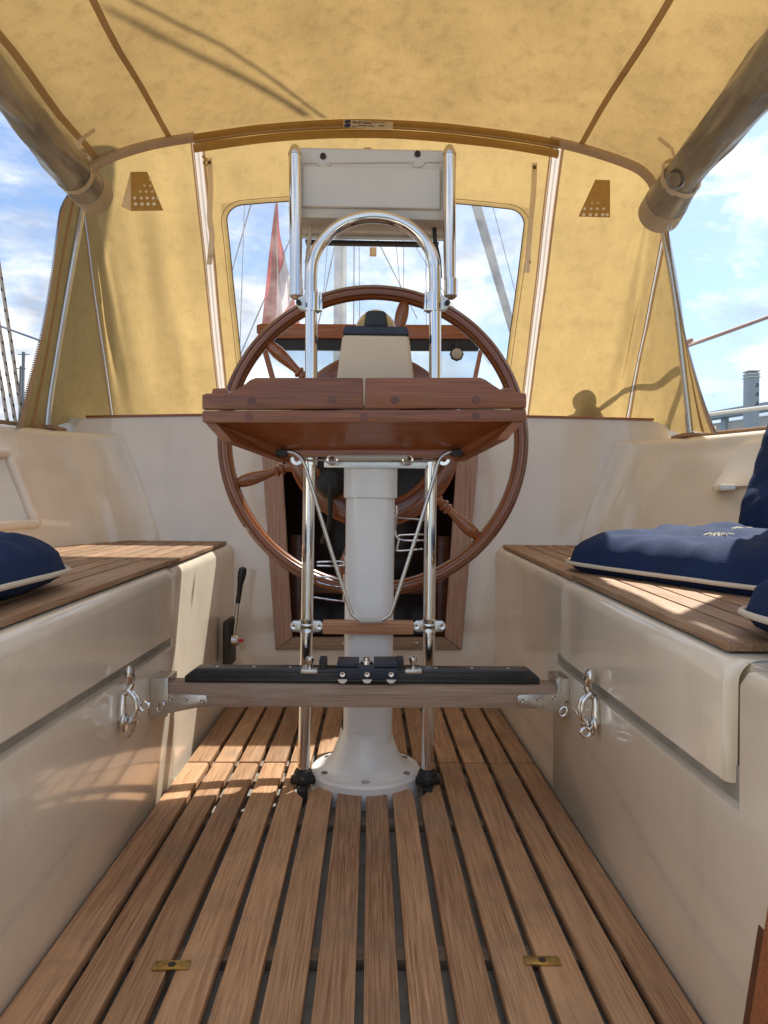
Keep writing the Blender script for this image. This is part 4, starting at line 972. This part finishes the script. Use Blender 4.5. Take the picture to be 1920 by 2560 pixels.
# frame: poles and bow
fr_ = dg
add('pole', tube(BOW[0:35], .0115, 14), M['pole'], fr_); add('pole', tube(BOW[NB-42:NB], .0125, 14), M['steel'], fr_)
add('bow_sleeve', tube([p+Vector((0, -.004, -.006)) for p in BOW[38:72]], .0135, 12), M['hem'], fr_); add('bow_sleeve', tube([p+Vector((0, -.004, -.006)) for p in BOW[109:148]], .0135, 12), M['hem'], fr_)
for s, i in ((-1, 0), (1, NB-1)):
    p = BOW[i]; add('hinge_foot', merge(tube([p+Vector((0, 0, .012)), p+Vector((0, 0, -.030))], .010, 12), lathe([(.0085, -.013), (.0085, .013)], p+Vector((0, 0, -.010)), (1, 0, 0), 14), box(p+Vector((0, 0, -.032)), (.05, .03, .006), .002)), M['black'], fr_)
# rolled window cover under the bow
rc = root('rolled_window_cover', 'rolled yellow canvas window cover with maker label along the hoop', 'canvas roll', O(800, 300, 2.07))
i0, i1 = 71, 110
cvr = []
for i in range(i0, i1+1):
    f = (i-i0)/(i1-i0); x0 = lerp(421, 1192, f)
    p = BOW[i].copy(); cvr.append(p)
def band(dz0, dz1, y0, bul, n=8):
    rows = []
    for p in cvr:
        f = (p.x-cvr[0].x)/(cvr[-1].x-cvr[0].x)
        rows.append([p+Vector((0, y0-bul*math.sin(PI*k/n)+.002*mnoise.noise(Vector((p.x*7, k*.8, dz0*40))), lerp(dz0, dz1, k/n))) for k in range(n+1)])
    return loft(rows)
add('roll', merge(band(.003, -.026, -.006, .016), band(-.026, -.052, -.004, .014)), M['canvas_th'], rc)
add('edge_binding', tube([p+Vector((0, -.020, -.027)) for p in cvr], .0016, 6), M['hem'], rc)
lp0, lp1 = 742, 849
lb = []
Yl = 2.072
la, lb_ = O(742, 258, Yl), O(849, 277, Yl)
lab = add('maker_label', box(((la.x+lb_.x)/2, Yl, (la.z+lb_.z)/2-.002), (lb_.x-la.x, .002, .022), .0005, rot=Matrix.Rotation(.025, 3, 'Y')), M['paper'], rc)
lz = (la.z+lb_.z)/2-.002; lx = la.x
def lbx(x0, x1, z0, z1): return bb(lx+x0, lx+x1, Yl-.0022, Yl-.0012, lz+z0-(x0-.06)*.02, lz+z1-(x0-.06)*.02)
logo = merge(prism([(lx+.003+a*.018, lz-.010+b*.021) for (a, b) in ((.0, 0), (.75, 0), (1, .18), (1, .42), (.9, .5), (.25, .5), (.3, .42), (.0, .42))], 1, Yl-.0024, Yl-.0012),
             prism([(lx+.003+a*.018, lz-.010+b*.021) for (a, b) in ((.1, .58), (.8, .58), (.7, .66), (1, .66), (1, 1), (.3, 1), (.02, .88), (.0, .66))], 1, Yl-.0024, Yl-.0012))
add('logo', logo, M['blue'], lab, smooth=False)
txt = []
for k in range(26):
    if k in (3, 4, 13): continue
    x = .027+k*.0037; txt.append(lbx(x, x+.0019, .0058, .0086))
txt += [lbx(.026, .050, .0018, .0040), lbx(.054, .060, .0018, .0038), lbx(.062, .082, .0014, .0038), lbx(.026, .038, -.0086, -.0068), lbx(.042, .068, -.006, -.0035), lbx(.073, .09, -.006, -.004), lbx(.103, .118, -.004, -.0015)]
add('small_print', merge(*txt), M['ink'], lab, smooth=False)
add('zip_pull', tube(catmull([O(438, 338, 2.06), O(446, 345, 2.055), O(440, 352, 2.055), O(448, 358, 2.055)], 4), .003, 8), M['brass'], rc)
# straps, hanging from the bow
for pts, lab_ in (([(452, 342), (455, 400), (453, 470), (458, 510), (455, 545), (452, 572)], 'narrow canvas strap with two snaps hanging left of the window'), ([(1155, 352), (1152, 420), (1146, 480), (1142, 530), (1138, 590)], 'narrow canvas strap with two snaps hanging right of the window')):
    stp = root('hanging_strap', lab_, 'strap', O(pts[0][0], pts[0][1], 2.08), 'straps hanging beside the window')
    cv = catmull([O(x, y, 2.10+.015*math.sin(i*1.3)) for i, (x, y) in enumerate(pts)], 5)
    add('webbing', loft([[p+Vector((-.0078, 0, 0)), p+Vector((-.0078, -.0015, 0)), p+Vector((.0078, -.0015, 0)), p+Vector((.0078, 0, 0))] for p in cv]), M['strap'], stp)
    for (x, y) in ((pts[0][0], pts[0][1]+9), (pts[-2][0]+1, pts[-2][1]+(8 if pts[0][0] < 800 else 36))):
        add('snap', lathe([(0, .003), (.004, .0035), (.0062, 0)], O(x, y, 2.094), (0, -1, 0), 14), M['snap'], stp)
# roof strap tabs
for (x, y, Y) in ((806, 544, 2.3), (803, 313, 2.16)):
    p = O(x, y, Y); add('window_tab', box(p, (.022, .003, .03), .001), M['strap'], dg)
# vent hoods
def vent(q, holes, lab):
    Yv = 2.098
    vt = root('vent_hood', lab, 'vent', O(q[0][0], q[0][1], Yv), 'perforated vent hoods in the sprayhood')
    P = [O(x, y, Yv-.004*(i in (1, 2))) for i, (x, y) in enumerate(q[:4])]
    face = loft([[P[0].lerp(P[3], a/4).lerp(P[1].lerp(P[2], a/4), b/4) for b in range(5)] for a in range(5)])
    add('hood', face, M['ventc'], vt)
    flap = [P[0], P[1], O(q[4][0], q[4][1], Yv+.03)] if len(q) > 4 else None
    if flap: add('flap', (flap, [(0, 1, 2)]), M['strap'], vt, smooth=False)
    add('vent_light_discs', merge(*[lathe([(0, .0005), (r*.0038, .0005), (r*.0038, 0)], O(x, y, Yv-.008), (0, -1, 0), 10) for (x, y, r) in holes]), M['holec'], vt, smooth=False)  # pale discs on the hood, light through the holes painted as colour
hl = []
for ri, (y, xs) in enumerate(((441, (293, 307, 320, 333)), (428, (291, 305, 318, 331, 341)), (414, (303, 316, 329)), (401, (312, 325)), (388, (323,)))):
    for x in xs: hl.append((x, y, [1.35, 1.15, .95, .8, .8][ri]))
vent([(282, 371), (283, 456), (353, 455), (318, 371), (262, 446)], hl, 'brown trapezoid vent hood with holes on the left of the sprayhood')
hr = []
for ri, (y, xs) in enumerate(((464, (1261, 1275, 1288, 1302, 1312)), (451, (1263, 1277, 1290, 1304)), (439, (1279, 1292)))):
    for x in xs: hr.append((x, y, [1.35, 1.1, .7][ri]))
vent([(1286, 388), (1249, 468), (1318, 470), (1318, 389)], hr, 'brown trapezoid vent hood with holes on the right of the sprayhood')

# canopy -------------------------------------------------------------------
cnp = root('cockpit_canopy', 'stained yellow canvas canopy stretched overhead above the cockpit', 'canopy', (0, 1.0, 1.7))
sec = [Vector(p) for p in BOW[42:146]]
rows = []
ysr = [2.112, 2.06, 2.0, 1.92, 1.84, 1.76, 1.68, 1.60, 1.52, 1.44, 1.36, 1.28, 1.2]
for Y in ysr:
    r_ = []
    for i, p in enumerate(sec):
        g = math.sin(PI*min(1, (2.112-Y)/.5)*.5)
        q_ = p.x*1.0+(2.1-Y)*.45
        fold = .013*math.sin(q_*19+2.5*mnoise.noise(Vector((p.x*1.6, Y*1.3, 2))))*(.5+.5*mnoise.noise(Vector((p.x*2, Y*1.5, 7)))+.2)
        dz = fold*g+.013*mnoise.noise(Vector((p.x*4.5+(2.1-Y)*2.0, Y*1.1, 0)))*g+.004*mnoise.noise(Vector((p.x*11, Y*3, 5)))*g
        sagv = -.010*g
        r_.append(Vector((p.x, Y, p.z+.009+dz+sagv)))
    rows.append(r_)
add('roof_canvas', loft(rows), M['canvas'], cnp)
def roofz(X, Y):
    best = min(range(len(sec)), key=lambda i: abs(sec[i].x-X)); k = min(range(len(ysr)), key=lambda j: abs(ysr[j]-Y)); return rows[k][best].z
for X in (-.605, .612):
    pts = []
    idx = min(range(len(sec)), key=lambda i: abs(sec[i].x-X))
    add('roof_seam', loft([[rows[k][idx]+Vector((-.009, 0, -.003)), rows[k][idx]+Vector((.009, 0, -.003))] for k in range(len(ysr))]), M['seam'], cnp)
for i in (7, len(sec)-7):
    add('edge_seam', loft([[rows[k][i]+Vector((0, 0, -.004)), rows[k][i+(2 if i < 20 else -2)]+Vector((0, 0, -.004))] for k in range(len(ysr))]), M['seam'], cnp)
# rolled side curtains
def roll(s):
    lab = 'rolled clear vinyl side curtain hanging along the %s edge of the canopy' % ('right' if s > 0 else 'left')
    r0 = root('rolled_side_curtain', lab, 'curtain roll', O(190 if s < 0 else 1440, 430, 1.95), 'rolled curtains under the canopy edges')
    if s < 0:
        ax = [(O(205, 423, 1.98), .050), (O(176, 393, 1.90), .050), (O(152, 368, 1.84), .046), (O(100, 306, 1.72), .042), (O(50, 246, 1.62), .040), (O(0, 184, 1.50), .038), (O(-80, 85, 1.34), .04)]
    else:
        ax = [(O(1425, 462, 1.98), .058), (O(1449, 422, 1.90), .056), (O(1480, 376, 1.83), .048), (O(1535, 302, 1.70), .047), (O(1600, 228, 1.55), .052), (O(1680, 132, 1.38), .055), (O(1760, 40, 1.25), .055)]
    path = catmull([a for a, _ in ax], 8); rr = []
    for i in range(len(path)):
        k = i/8; j = min(int(k), len(ax)-2); rr.append(lerp(ax[j][1], ax[j+1][1], k-j))
    v, f = tube(path, rr, 32)
    n = len(path)
    for i, p in enumerate(v):
        ring_i = i//32; c = path[ring_i] if ring_i < n else path[-1]
        d = p-c; an = (i % 32)/32*2*PI
        if ring_i > 12: 
            a_ = mnoise.noise(Vector((math.cos(an)*1.6, math.sin(an)*1.6, ring_i*.10)))
            p += d*(.20*a_+.09*mnoise.noise(Vector((math.cos(an)*3.4+ring_i*.22, math.sin(an)*3.4, ring_i*.05+8)))-.10*math.exp(-((an-3.9)/.16)**2)-.07*math.exp(-((an-1.2)/.13)**2))
    add('curtain', (v, f), M['roll'], r0)
    add('end_cuff', tube([path[0]+(path[0]-path[1])*.35]+path[0:7], [rr[0]*.93]+[x*1.035 for x in rr[0:7]], 32, caps=True), M['cuff'], r0)
    c = path[14]; nn = (path[15]-path[13]).normalized(); e1 = Vector((0, 0, 1)).cross(nn).normalized(); e2 = nn.cross(e1)
    rad = rr[14]*1.05
    add('strap_loop', loft([[c+nn*w_+(e1*math.cos(t)+e2*math.sin(t))*rad*(1.0+(.25 if math.sin(t) > .75 else 0)) for w_ in (-.009, .009)] for t in [i*2*PI/28 for i in range(29)]]), M['strap'], r0)
    tp_ = c+e2*rad
    add('strap_end', loft([[q_+Vector((0, -.008, 0)), q_+Vector((0, .008, 0))] for q_ in catmull([tp_, tp_+Vector((-s*.010, .01, .04)), tp_+Vector((-s*.012, .02, .055)), tp_+Vector((-s*.04, .03, .085))], 4)]), M['strap'], r0)
    if s > 0:
        add('curl', lathe([(.018, 0), (.024, -.002), (.027, .004), (.022, .010)], O(1457, 388, 1.76), (.2, -1, -.1), 24), M['roll'], r0)
        add('eyelet', tube([O(1446, 491, 1.93)+Vector((math.cos(t)*.005, 0, math.sin(t)*.009)) for t in [i*2*PI/14 for i in range(14)]], .0014, 6, closed=True), M['steel'], r0)
roll(-1); roll(1)
add('added_shade_curtain', loft([[Vector((.88+.03*t+.012*math.sin(Y*14), Y, lerp(1.55, .76, t))) for t in [j/8 for j in range(9)]] for Y in [1.56-k*.07 for k in range(15)]]), M['canvas'], cnp)  # unseen canvas panel added to keep sun off the floor and right bench

# cushions ----------------------------------------------------------------
def cushion(name, lab, org, ex, ey, ez, lx_, ly_, th_, tufts, seed=0, pipe=True, grp='navy cushions on the benches', rc_=.16):
    c = root(name, lab, 'cushion', org, grp)
    n = 44; ex, ey, ez = Vector(ex).normalized(), Vector(ey).normalized(), Vector(ez).normalized()
    def shape(a, b, top):
        # superellipse plan
        r_ = max(abs(a), abs(b)); 
        if r_ > 1e-6:
            q = (abs(a/r_)**7+abs(b/r_)**7)**(1/7)
            a2, b2 = a/q*1.0, b/q*1.0
        else: a2, b2 = a, b
        h = (1-r_**(7 if top else 5))**.5 if r_ < 1 else 0
        zz = h*th_*(.74 if top else .34)
        for (u, v) in tufts:
            d2 = ((a2-u)*lx_/2)**2+((b2-v)*ly_/2)**2
            zz -= (th_*.20 if top else th_*.15)*math.exp(-d2/(.040**2))
            if top:
                ang = math.atan2(b2-v, a2-u); zz += .0035*math.sin(ang*5+seed)*math.exp(-d2/(.10**2))*min(1, d2/.0008)
        w_ = .013*mnoise.noise(Vector((a2*2.6, b2*2.6, seed)))+.006*mnoise.noise(Vector((a2*7, b2*5, seed+4)))
        w_ += .004*math.sin((a2*.6+b2)*9+4*mnoise.noise(Vector((a2*1.5, b2*1.5, seed+9))))*max(0, mnoise.noise(Vector((a2*1.2, b2*1.2, seed+2)))+.25)
        # puckers along the seam
        ang = math.atan2(b, a); w_ += .0040*math.sin(ang*26+3*mnoise.noise(Vector((a*2, b*2, seed))))*max(0, (r_-.55))*2
        zz += w_*(h if r_ > .85 else 1)
        return Vector(org)+ex*(a2*lx_/2)+ey*(b2*ly_/2)+ez*(zz if top else -zz)
    def g(k): t = k/n*2-1; return math.copysign(abs(t)**.8, t)
    tv_, tf_ = loft([[shape(g(i), g(j), True) for j in range(n+1)] for i in range(n+1)])
    bv, bf = loft([[shape(g(i), g(j), False) for j in range(n+1)] for i in range(n+1)])
    add('cover', merge((tv_, tf_), (bv, [q[::-1] for q in bf])), M['navy'], c)
    per = []
    for k in range(80):
        a = 2*PI*k/80; m__ = max(abs(math.cos(a)), abs(math.sin(a))); x, y = math.cos(a)/m__, math.sin(a)/m__
        per.append(shape(x*.9999, y*.9999, True)+(ex*x+ey*y)*.003)
    add('piping', tube(per, .0042, 8, closed=True), M['piping'], c)
    for (u, v) in tufts:
        p = shape(u*.95, v*.95, True); yr = []
        for k in range(26):
            a = random.uniform(0, 2*PI); r_ = random.uniform(.012, .030); yr.append(tube([p+ez*.004, p+(ex*math.cos(a)+ey*math.sin(a))*r_*.6+ez*.016, p+(ex*math.cos(a)+ey*math.sin(a))*r_+ez*random.uniform(.004, .014)], .0016, 5))
        add('tuft', merge(*yr), M['tuft'], c, kind='stuff')
    return c
d1 = Vector((.494, -.870, -.03)); d2 = Vector((.870, .494, .05)); Lc = .50
A0 = Vector((.392, 1.525, 0)); LL = .58; org = A0+d1*LL/2+d2*Lc/2; org.z = .480
cushion('seat_cushion', 'navy cushion lying flat on the right bench, sunlit, with cream piping', org, d1, d2, d1.cross(d2)*-1 if d1.cross(d2).z < 0 else d1.cross(d2), LL, Lc, .090, [(-.12, -.2), (.5, -.35), (-.3, .5), (.5, .5)], 1.0)
e2 = Vector((.39, .22, .89)).normalized(); bo = A0+d1*LL/2+d2*(Lc+.02)+e2*Lc*.5; bo.z += .465; bo.x += .04
nn = d1.cross(e2); nn = nn if nn.x < 0 else -nn
cushion('back_cushion', 'navy cushion propped upright against the right coaming with cream tuft', bo, d1, e2, nn, Lc, Lc, .11, [(-.28, -.38), (.4, -.38), (.1, .3)], 2.0)
cushion('seat_cushion', 'navy cushion on the right bench nearest the camera, mostly cut off', (.705, .665, .462), (1, 0, 0), (0, 1, 0), (0, 0, 1), .52, .46, .080, [(0, 0)], 3.0)
cushion('seat_cushion', 'navy cushion with cream piping on the left bench', (-.715, .90, .478), (1, 0, 0), (0, 1, .02), (0, 0, 1), .50, .54, .085, [(0, -.1)], 4.0)

# near companionway frame at lower right
nf = root('near_door_frame', 'varnished wooden door frame edge at the bottom right corner', 'door frame', O(1650, 2200, .70))
q = [WXq for WXq in ()]
pA, pB, pC, pD = O(1656, 1945, .69), O(1606, 2240, .69), O(1720, 2240, .69), O(1720, 1945, .69)
add('dark_edge', prism([(p.x, p.z) for p in (O(1652, 1905, .70), O(1596, 2260, .70), O(1606, 2260, .70), O(1662, 1905, .70))], 1, .68, .70, .001), M['darkw'], nf)
add('jamb', prism([(p.x, p.z) for p in (O(1664, 1905, .68), O(1608, 2260, .68), O(1800, 2260, .68), O(1800, 1905, .68))], 1, .62, .679, .002), M['hatchw'], nf)

# ------------------------------------------------------------------ outside
# braided ropes and lifelines left
rlist = [([(-6, 640), (12, 757), (25, 838), (37, 921), (49, 1004), (58, 1062)], 'braided rope with dark flecks, rightmost of the three beyond the left coaming'),
         ([(-10, 770), (0, 827), (10, 890), (23, 965), (35, 1035), (42, 1075)], 'middle of the three flecked braided ropes beyond the left coaming'),
         ([(-12, 880), (0, 942), (10, 1004), (21, 1067), (25, 1090)], 'leftmost of the three flecked braided ropes beyond the left coaming')]
for pl, lab in rlist:
    P = [S(x, y, 2.0) for x, y in pl]; P[0] = P[1]+(P[0]-P[1])*5
    o = add('braided_rope', tube(catmull(P, 5), .0048, 12, uv=True), M['rope']); tag(o, lab, 'rope', 'flecked ropes beyond the left coaming')
o = add('lifeline', tube([S(-60, 795, 2.6), S(6, 817, 2.6), S(130, 862, 2.6)], .0042, 8), M['chrome']); tag(o, 'thin steel lifeline sloping behind the left ropes', 'wire')
for (x, y0, w_, lab) in ((59, 880, .09, 'taller distant grey mast seen between the left ropes and sprayhood'), (51, 915, .05, 'shorter thin distant mast at the left beside the ropes')):
    a_ = S(x, y0, 30); b_ = S(x-7, 1110, 30); b_.z = -.9
    o = add('distant_mast', merge(tube([a_, b_], w_*.8, 8), tube([a_+Vector((-.25, 0, -.1)), a_+Vector((.25, 0, -.1))], .02, 6)), M['shroud']); tag(o, lab, 'mast', 'masts of boats in the harbour')
# mast and rigging ahead
mp0, mp1 = O(740, 200, 6.2), O(740, 720, 6.2)
o = root('main_mast', 'thick grey mast seen through the centre of the sprayhood window', 'mast', Vector((mp0.x, 6.2, .8)))
add('spar', tube([Vector((mp0.x, 6.2, .8)), Vector((mp0.x, 6.2, 13))], .058, 18), M['alu'], o)
add('sail_track', bb(mp0.x+.02, mp0.x+.04, 6.12, 6.16, .9, 12.5), M['rail'], o)
o = root('leaning_spar', 'grey furled sail leaning across the right part of the window', 'sail', O(1105, 700, 7))
sa, sb = O(1105, 705, 7), O(1030, 445, 7); sc_ = sa+(sb-sa)*6
add('furled_sail', tube([sa+(sa-sb)*.3, sa, sb, sc_], [.035, .04, .05, .06], 12), M['sailc'], o)
lines = [((541, 445), (497, 600)), ((528, 445), (519, 720)), ((1066, 452), (1118, 650)), ((826, 540), (882, 650)), ((857, 540), (866, 640)), ((872, 540), (872, 625)), ((765, 550), (764, 700)), ((776, 545), (777, 700)), ((705, 560), (700, 620)), ((717, 560), (690, 690)), ((990, 680), (1040, 760)), ((660, 560), (668, 540)), ((548, 700), (505, 800)), ((920, 560), (921, 700))]
RIG = ['rigging wire left of the flag slanting down to the window edge', 'leftmost near vertical rigging wire left of the flag', 'rigging wire just right of the leaning furled sail', 'slanting rigging wire inside the arch, right of the mast',
 'faint rigging wire slanting right inside the steel arch', 'faint vertical rigging wire in the right half of the arch', 'thin vertical wire close to the right of the main mast', 'thin vertical wire second to the right of the main mast',
 'faint wire just left of the main mast', 'slanting wire at the left foot of the steel arch', 'wire low down right of the arch above the wheel rim', 'short wire between the flag and the left pod tube', 'wire rising from the lower left corner of the window', 'vertical wire by the right leg of the steel arch']
for i, (a_, b_) in enumerate(lines):
    A_, B_ = O(*a_, 7.5), O(*b_, 7.5)
    if A_.z < B_.z: A_, B_ = B_, A_
    A2 = A_+(A_-B_)*2.2; B2 = B_+(B_-A_)*.35
    o = add('rigging_wire', tube([A2, B2], .0045 if i % 3 else .007, 6), M['shroud'])
    tag(o, RIG[i], 'wire', 'rigging wires beyond the window')
# flag
fg = root('ensign_flag', 'limp red and white flag on a pole at the left of the window', 'flag', O(597, 720, 5))
add('flag_pole', tube([O(597, 425, 5), O(598, 760, 5)], .012, 10), M['rail'], fg)
rows = []; uvs = []
for i in range(17):
    t = i/16; y = lerp(440, 722, t); xl = interp([440, 560, 700, 722], [594, 580, 566, 562], y); xr = interp([440, 505, 600, 680, 722], [600, 604, 627, 642, 656], y)
    r_ = []
    for j in range(13):
        k = j/12; p = O(lerp(xl, xr, k), y, 5.02+.09*math.sin(k*11+t*2)); r_.append(p); uvs.append((k, min(.99, max(0, t*.95-.30+k*.28 if k > .45 else .1))))
    rows.append(r_)
v, f = loft(rows); add('cloth', (v, f, uvs), M['flag'], fg)
# right: rope, rail, pier
o = add('guard_rail', tube([O(1510, 898, 3.2), O(1600, 887, 3), O(1760, 868, 2.7)], .009, 10), M['rail']); tag(o, 'white guard rail in front of the grey pier wall at right', 'rail')
pw = root('pier_wall', 'grey boarded pier wall with capping beyond the right coaming', 'wall', (6, 8.5, -.9))
a_, b_ = O(1505, 897, 9.0), O(1760, 862, 7.4)
dv = (b_-a_); dv.z = 0; Lw = dv.length; dn_ = dv.normalized(); ang = math.atan2(dn_.y, dn_.x)
z0w, z1w = a_.z, b_.z
start = a_-dn_*1.5
Rz = Matrix.Rotation(ang, 3, 'Z')
zc = (z0w+z1w)/2
def wb(l0, l1, z0, z1, th_, offn=0, bev=.004):
    cc = start+dn_*((l0+l1)/2)+Vector((-dn_.y, dn_.x, 0))*offn; cc.z = (z0+z1)/2
    return box(cc, (l1-l0, th_, z1-z0), bev, rot=Rz)
k = 0
for bay in range(5):
    l0 = bay*1.0
    for rw_ in range(9):
        z1_ = zc-.12-rw_*.20
        add('board', wb(l0+.02, l0+.98, z1_-.19, z1_, .03), M['pier'], pw)
    add('upright', wb(l0-.05, l0+.02, -.9, zc-.08, .06, -.02), M['piling'], pw)
add('capping', wb(-.1, 5.2, zc-.075, zc+.02, .14, -.03), M['piling'], pw)
pg = O(1622, 930, 6.6)
pl_ = root('square_piling', 'square grey mooring post with ribbed cap and three dark hooks', 'post', (pg.x, 6.6, -.9))
ptz = O(1625, 806, 6.6).z
add('post_body', box((pg.x, 6.6, (ptz-.9)/2), (.105, .105, ptz+.9), .012), M['piling'], pl_)
for k in range(3): add('cap_rib', box((pg.x, 6.6, ptz+.012-k*.028), (.116, .116, .012), .003), M['rail'], pl_)
for k in range(3):
    c = Vector((pg.x+.022, 6.545, ptz-.12-k*.085)); add('hook', tube([c+Vector((math.cos(t)*.012, 0, math.sin(t)*.014)) for t in [-2.6+i*.35 for i in range(13)]], .004, 6), M['rubber'], pl_)
# winch and line outside the right of the hood: they throw their shade on the canvas
def on_canvas(x, y):
    best = None
    tgt = ray(x*K, y*K); tgt = Vector((tgt.x/tgt.y, 1, tgt.z/tgt.y))
    for a in range(110, 181):
        for b in range(1, 40):
            p = DF(a/10, b/40); d = p-CAM; e = (d.x/d.y-tgt.x)**2+(d.z/d.y-tgt.z)**2
            if best is None or e < best[0]: best = (e, p)
    return best[1]
wc_ = on_canvas(1262, 876)+SUN*.16
wn = root('deck_winch', 'chrome deck winch with turns of rope outside the right of the sprayhood', 'winch', wc_)
add('drum', lathe([(.050, -.10), (.050, -.06), (.032, -.045), (.030, .0), (.042, .025), (.042, .04), (0, .045)], wc_, seg=24), M['chrome'], wn)
add('base', lathe([(.06, -.35), (.06, -.10), (0, -.10)], wc_, seg=20), M['deck'], wn)
o = add('mooring_line', tube(catmull([O(1800, 632, 2.9), O(1659, 685, 2.75), O(1490, 745, 2.6), on_canvas(1480, 815)+SUN*.15, on_canvas(1415, 832)+SUN*.14, on_canvas(1345, 851)+SUN*.14, wc_+Vector((.04, 0, -.01)), wc_+Vector((-.03, .05, -.01)), wc_+Vector((-.14, .1, -.10))], 6), .0075, 8), M['cord']); tag(o, 'thin brown line rising to the right against the sky', 'line')
# boom and topping lift above the canopy
bmv = root('boom', 'aluminium boom with lines above the canopy, out of the frame', 'boom', (-.2, 4, 2.9))
A_ = Vector((-.60, 1.95, 1.72)); 
def above(x, y, d):
    p = O(x, y, 1.9); Yt = interp([0, 262], [1.52, 2.1], y); p = O(x, y, Yt); return p+SUN*d
add('topping_lift', tube([above(228, 15, 2.4), above(470, 128, 2.4), above(660, 250, 2.4)], [.007, .010, .013], 8), M['shroud'], bmv)
add('sheet_tail', tube([above(250, -10, 1.8), above(480, 100, 1.8), above(700, 258, 1.8)], .006, 8), M['shroud'], bmv)
add('boom_spar', tube([Vector((-.235, 6.1, 3.25)), Vector((-.40, 2.60, 2.62))], .055, 14), M['alu'], bmv)
add('sail_bag', tube([Vector((-.28, 5.0, 3.24)), Vector((-.33, 4, 3.04)), Vector((-.38, 3.2, 2.88)), Vector((-.40, 2.72, 2.76))], [.13, .17, .16, .11], 16, flat=1.1), M['sailc'], bmv)
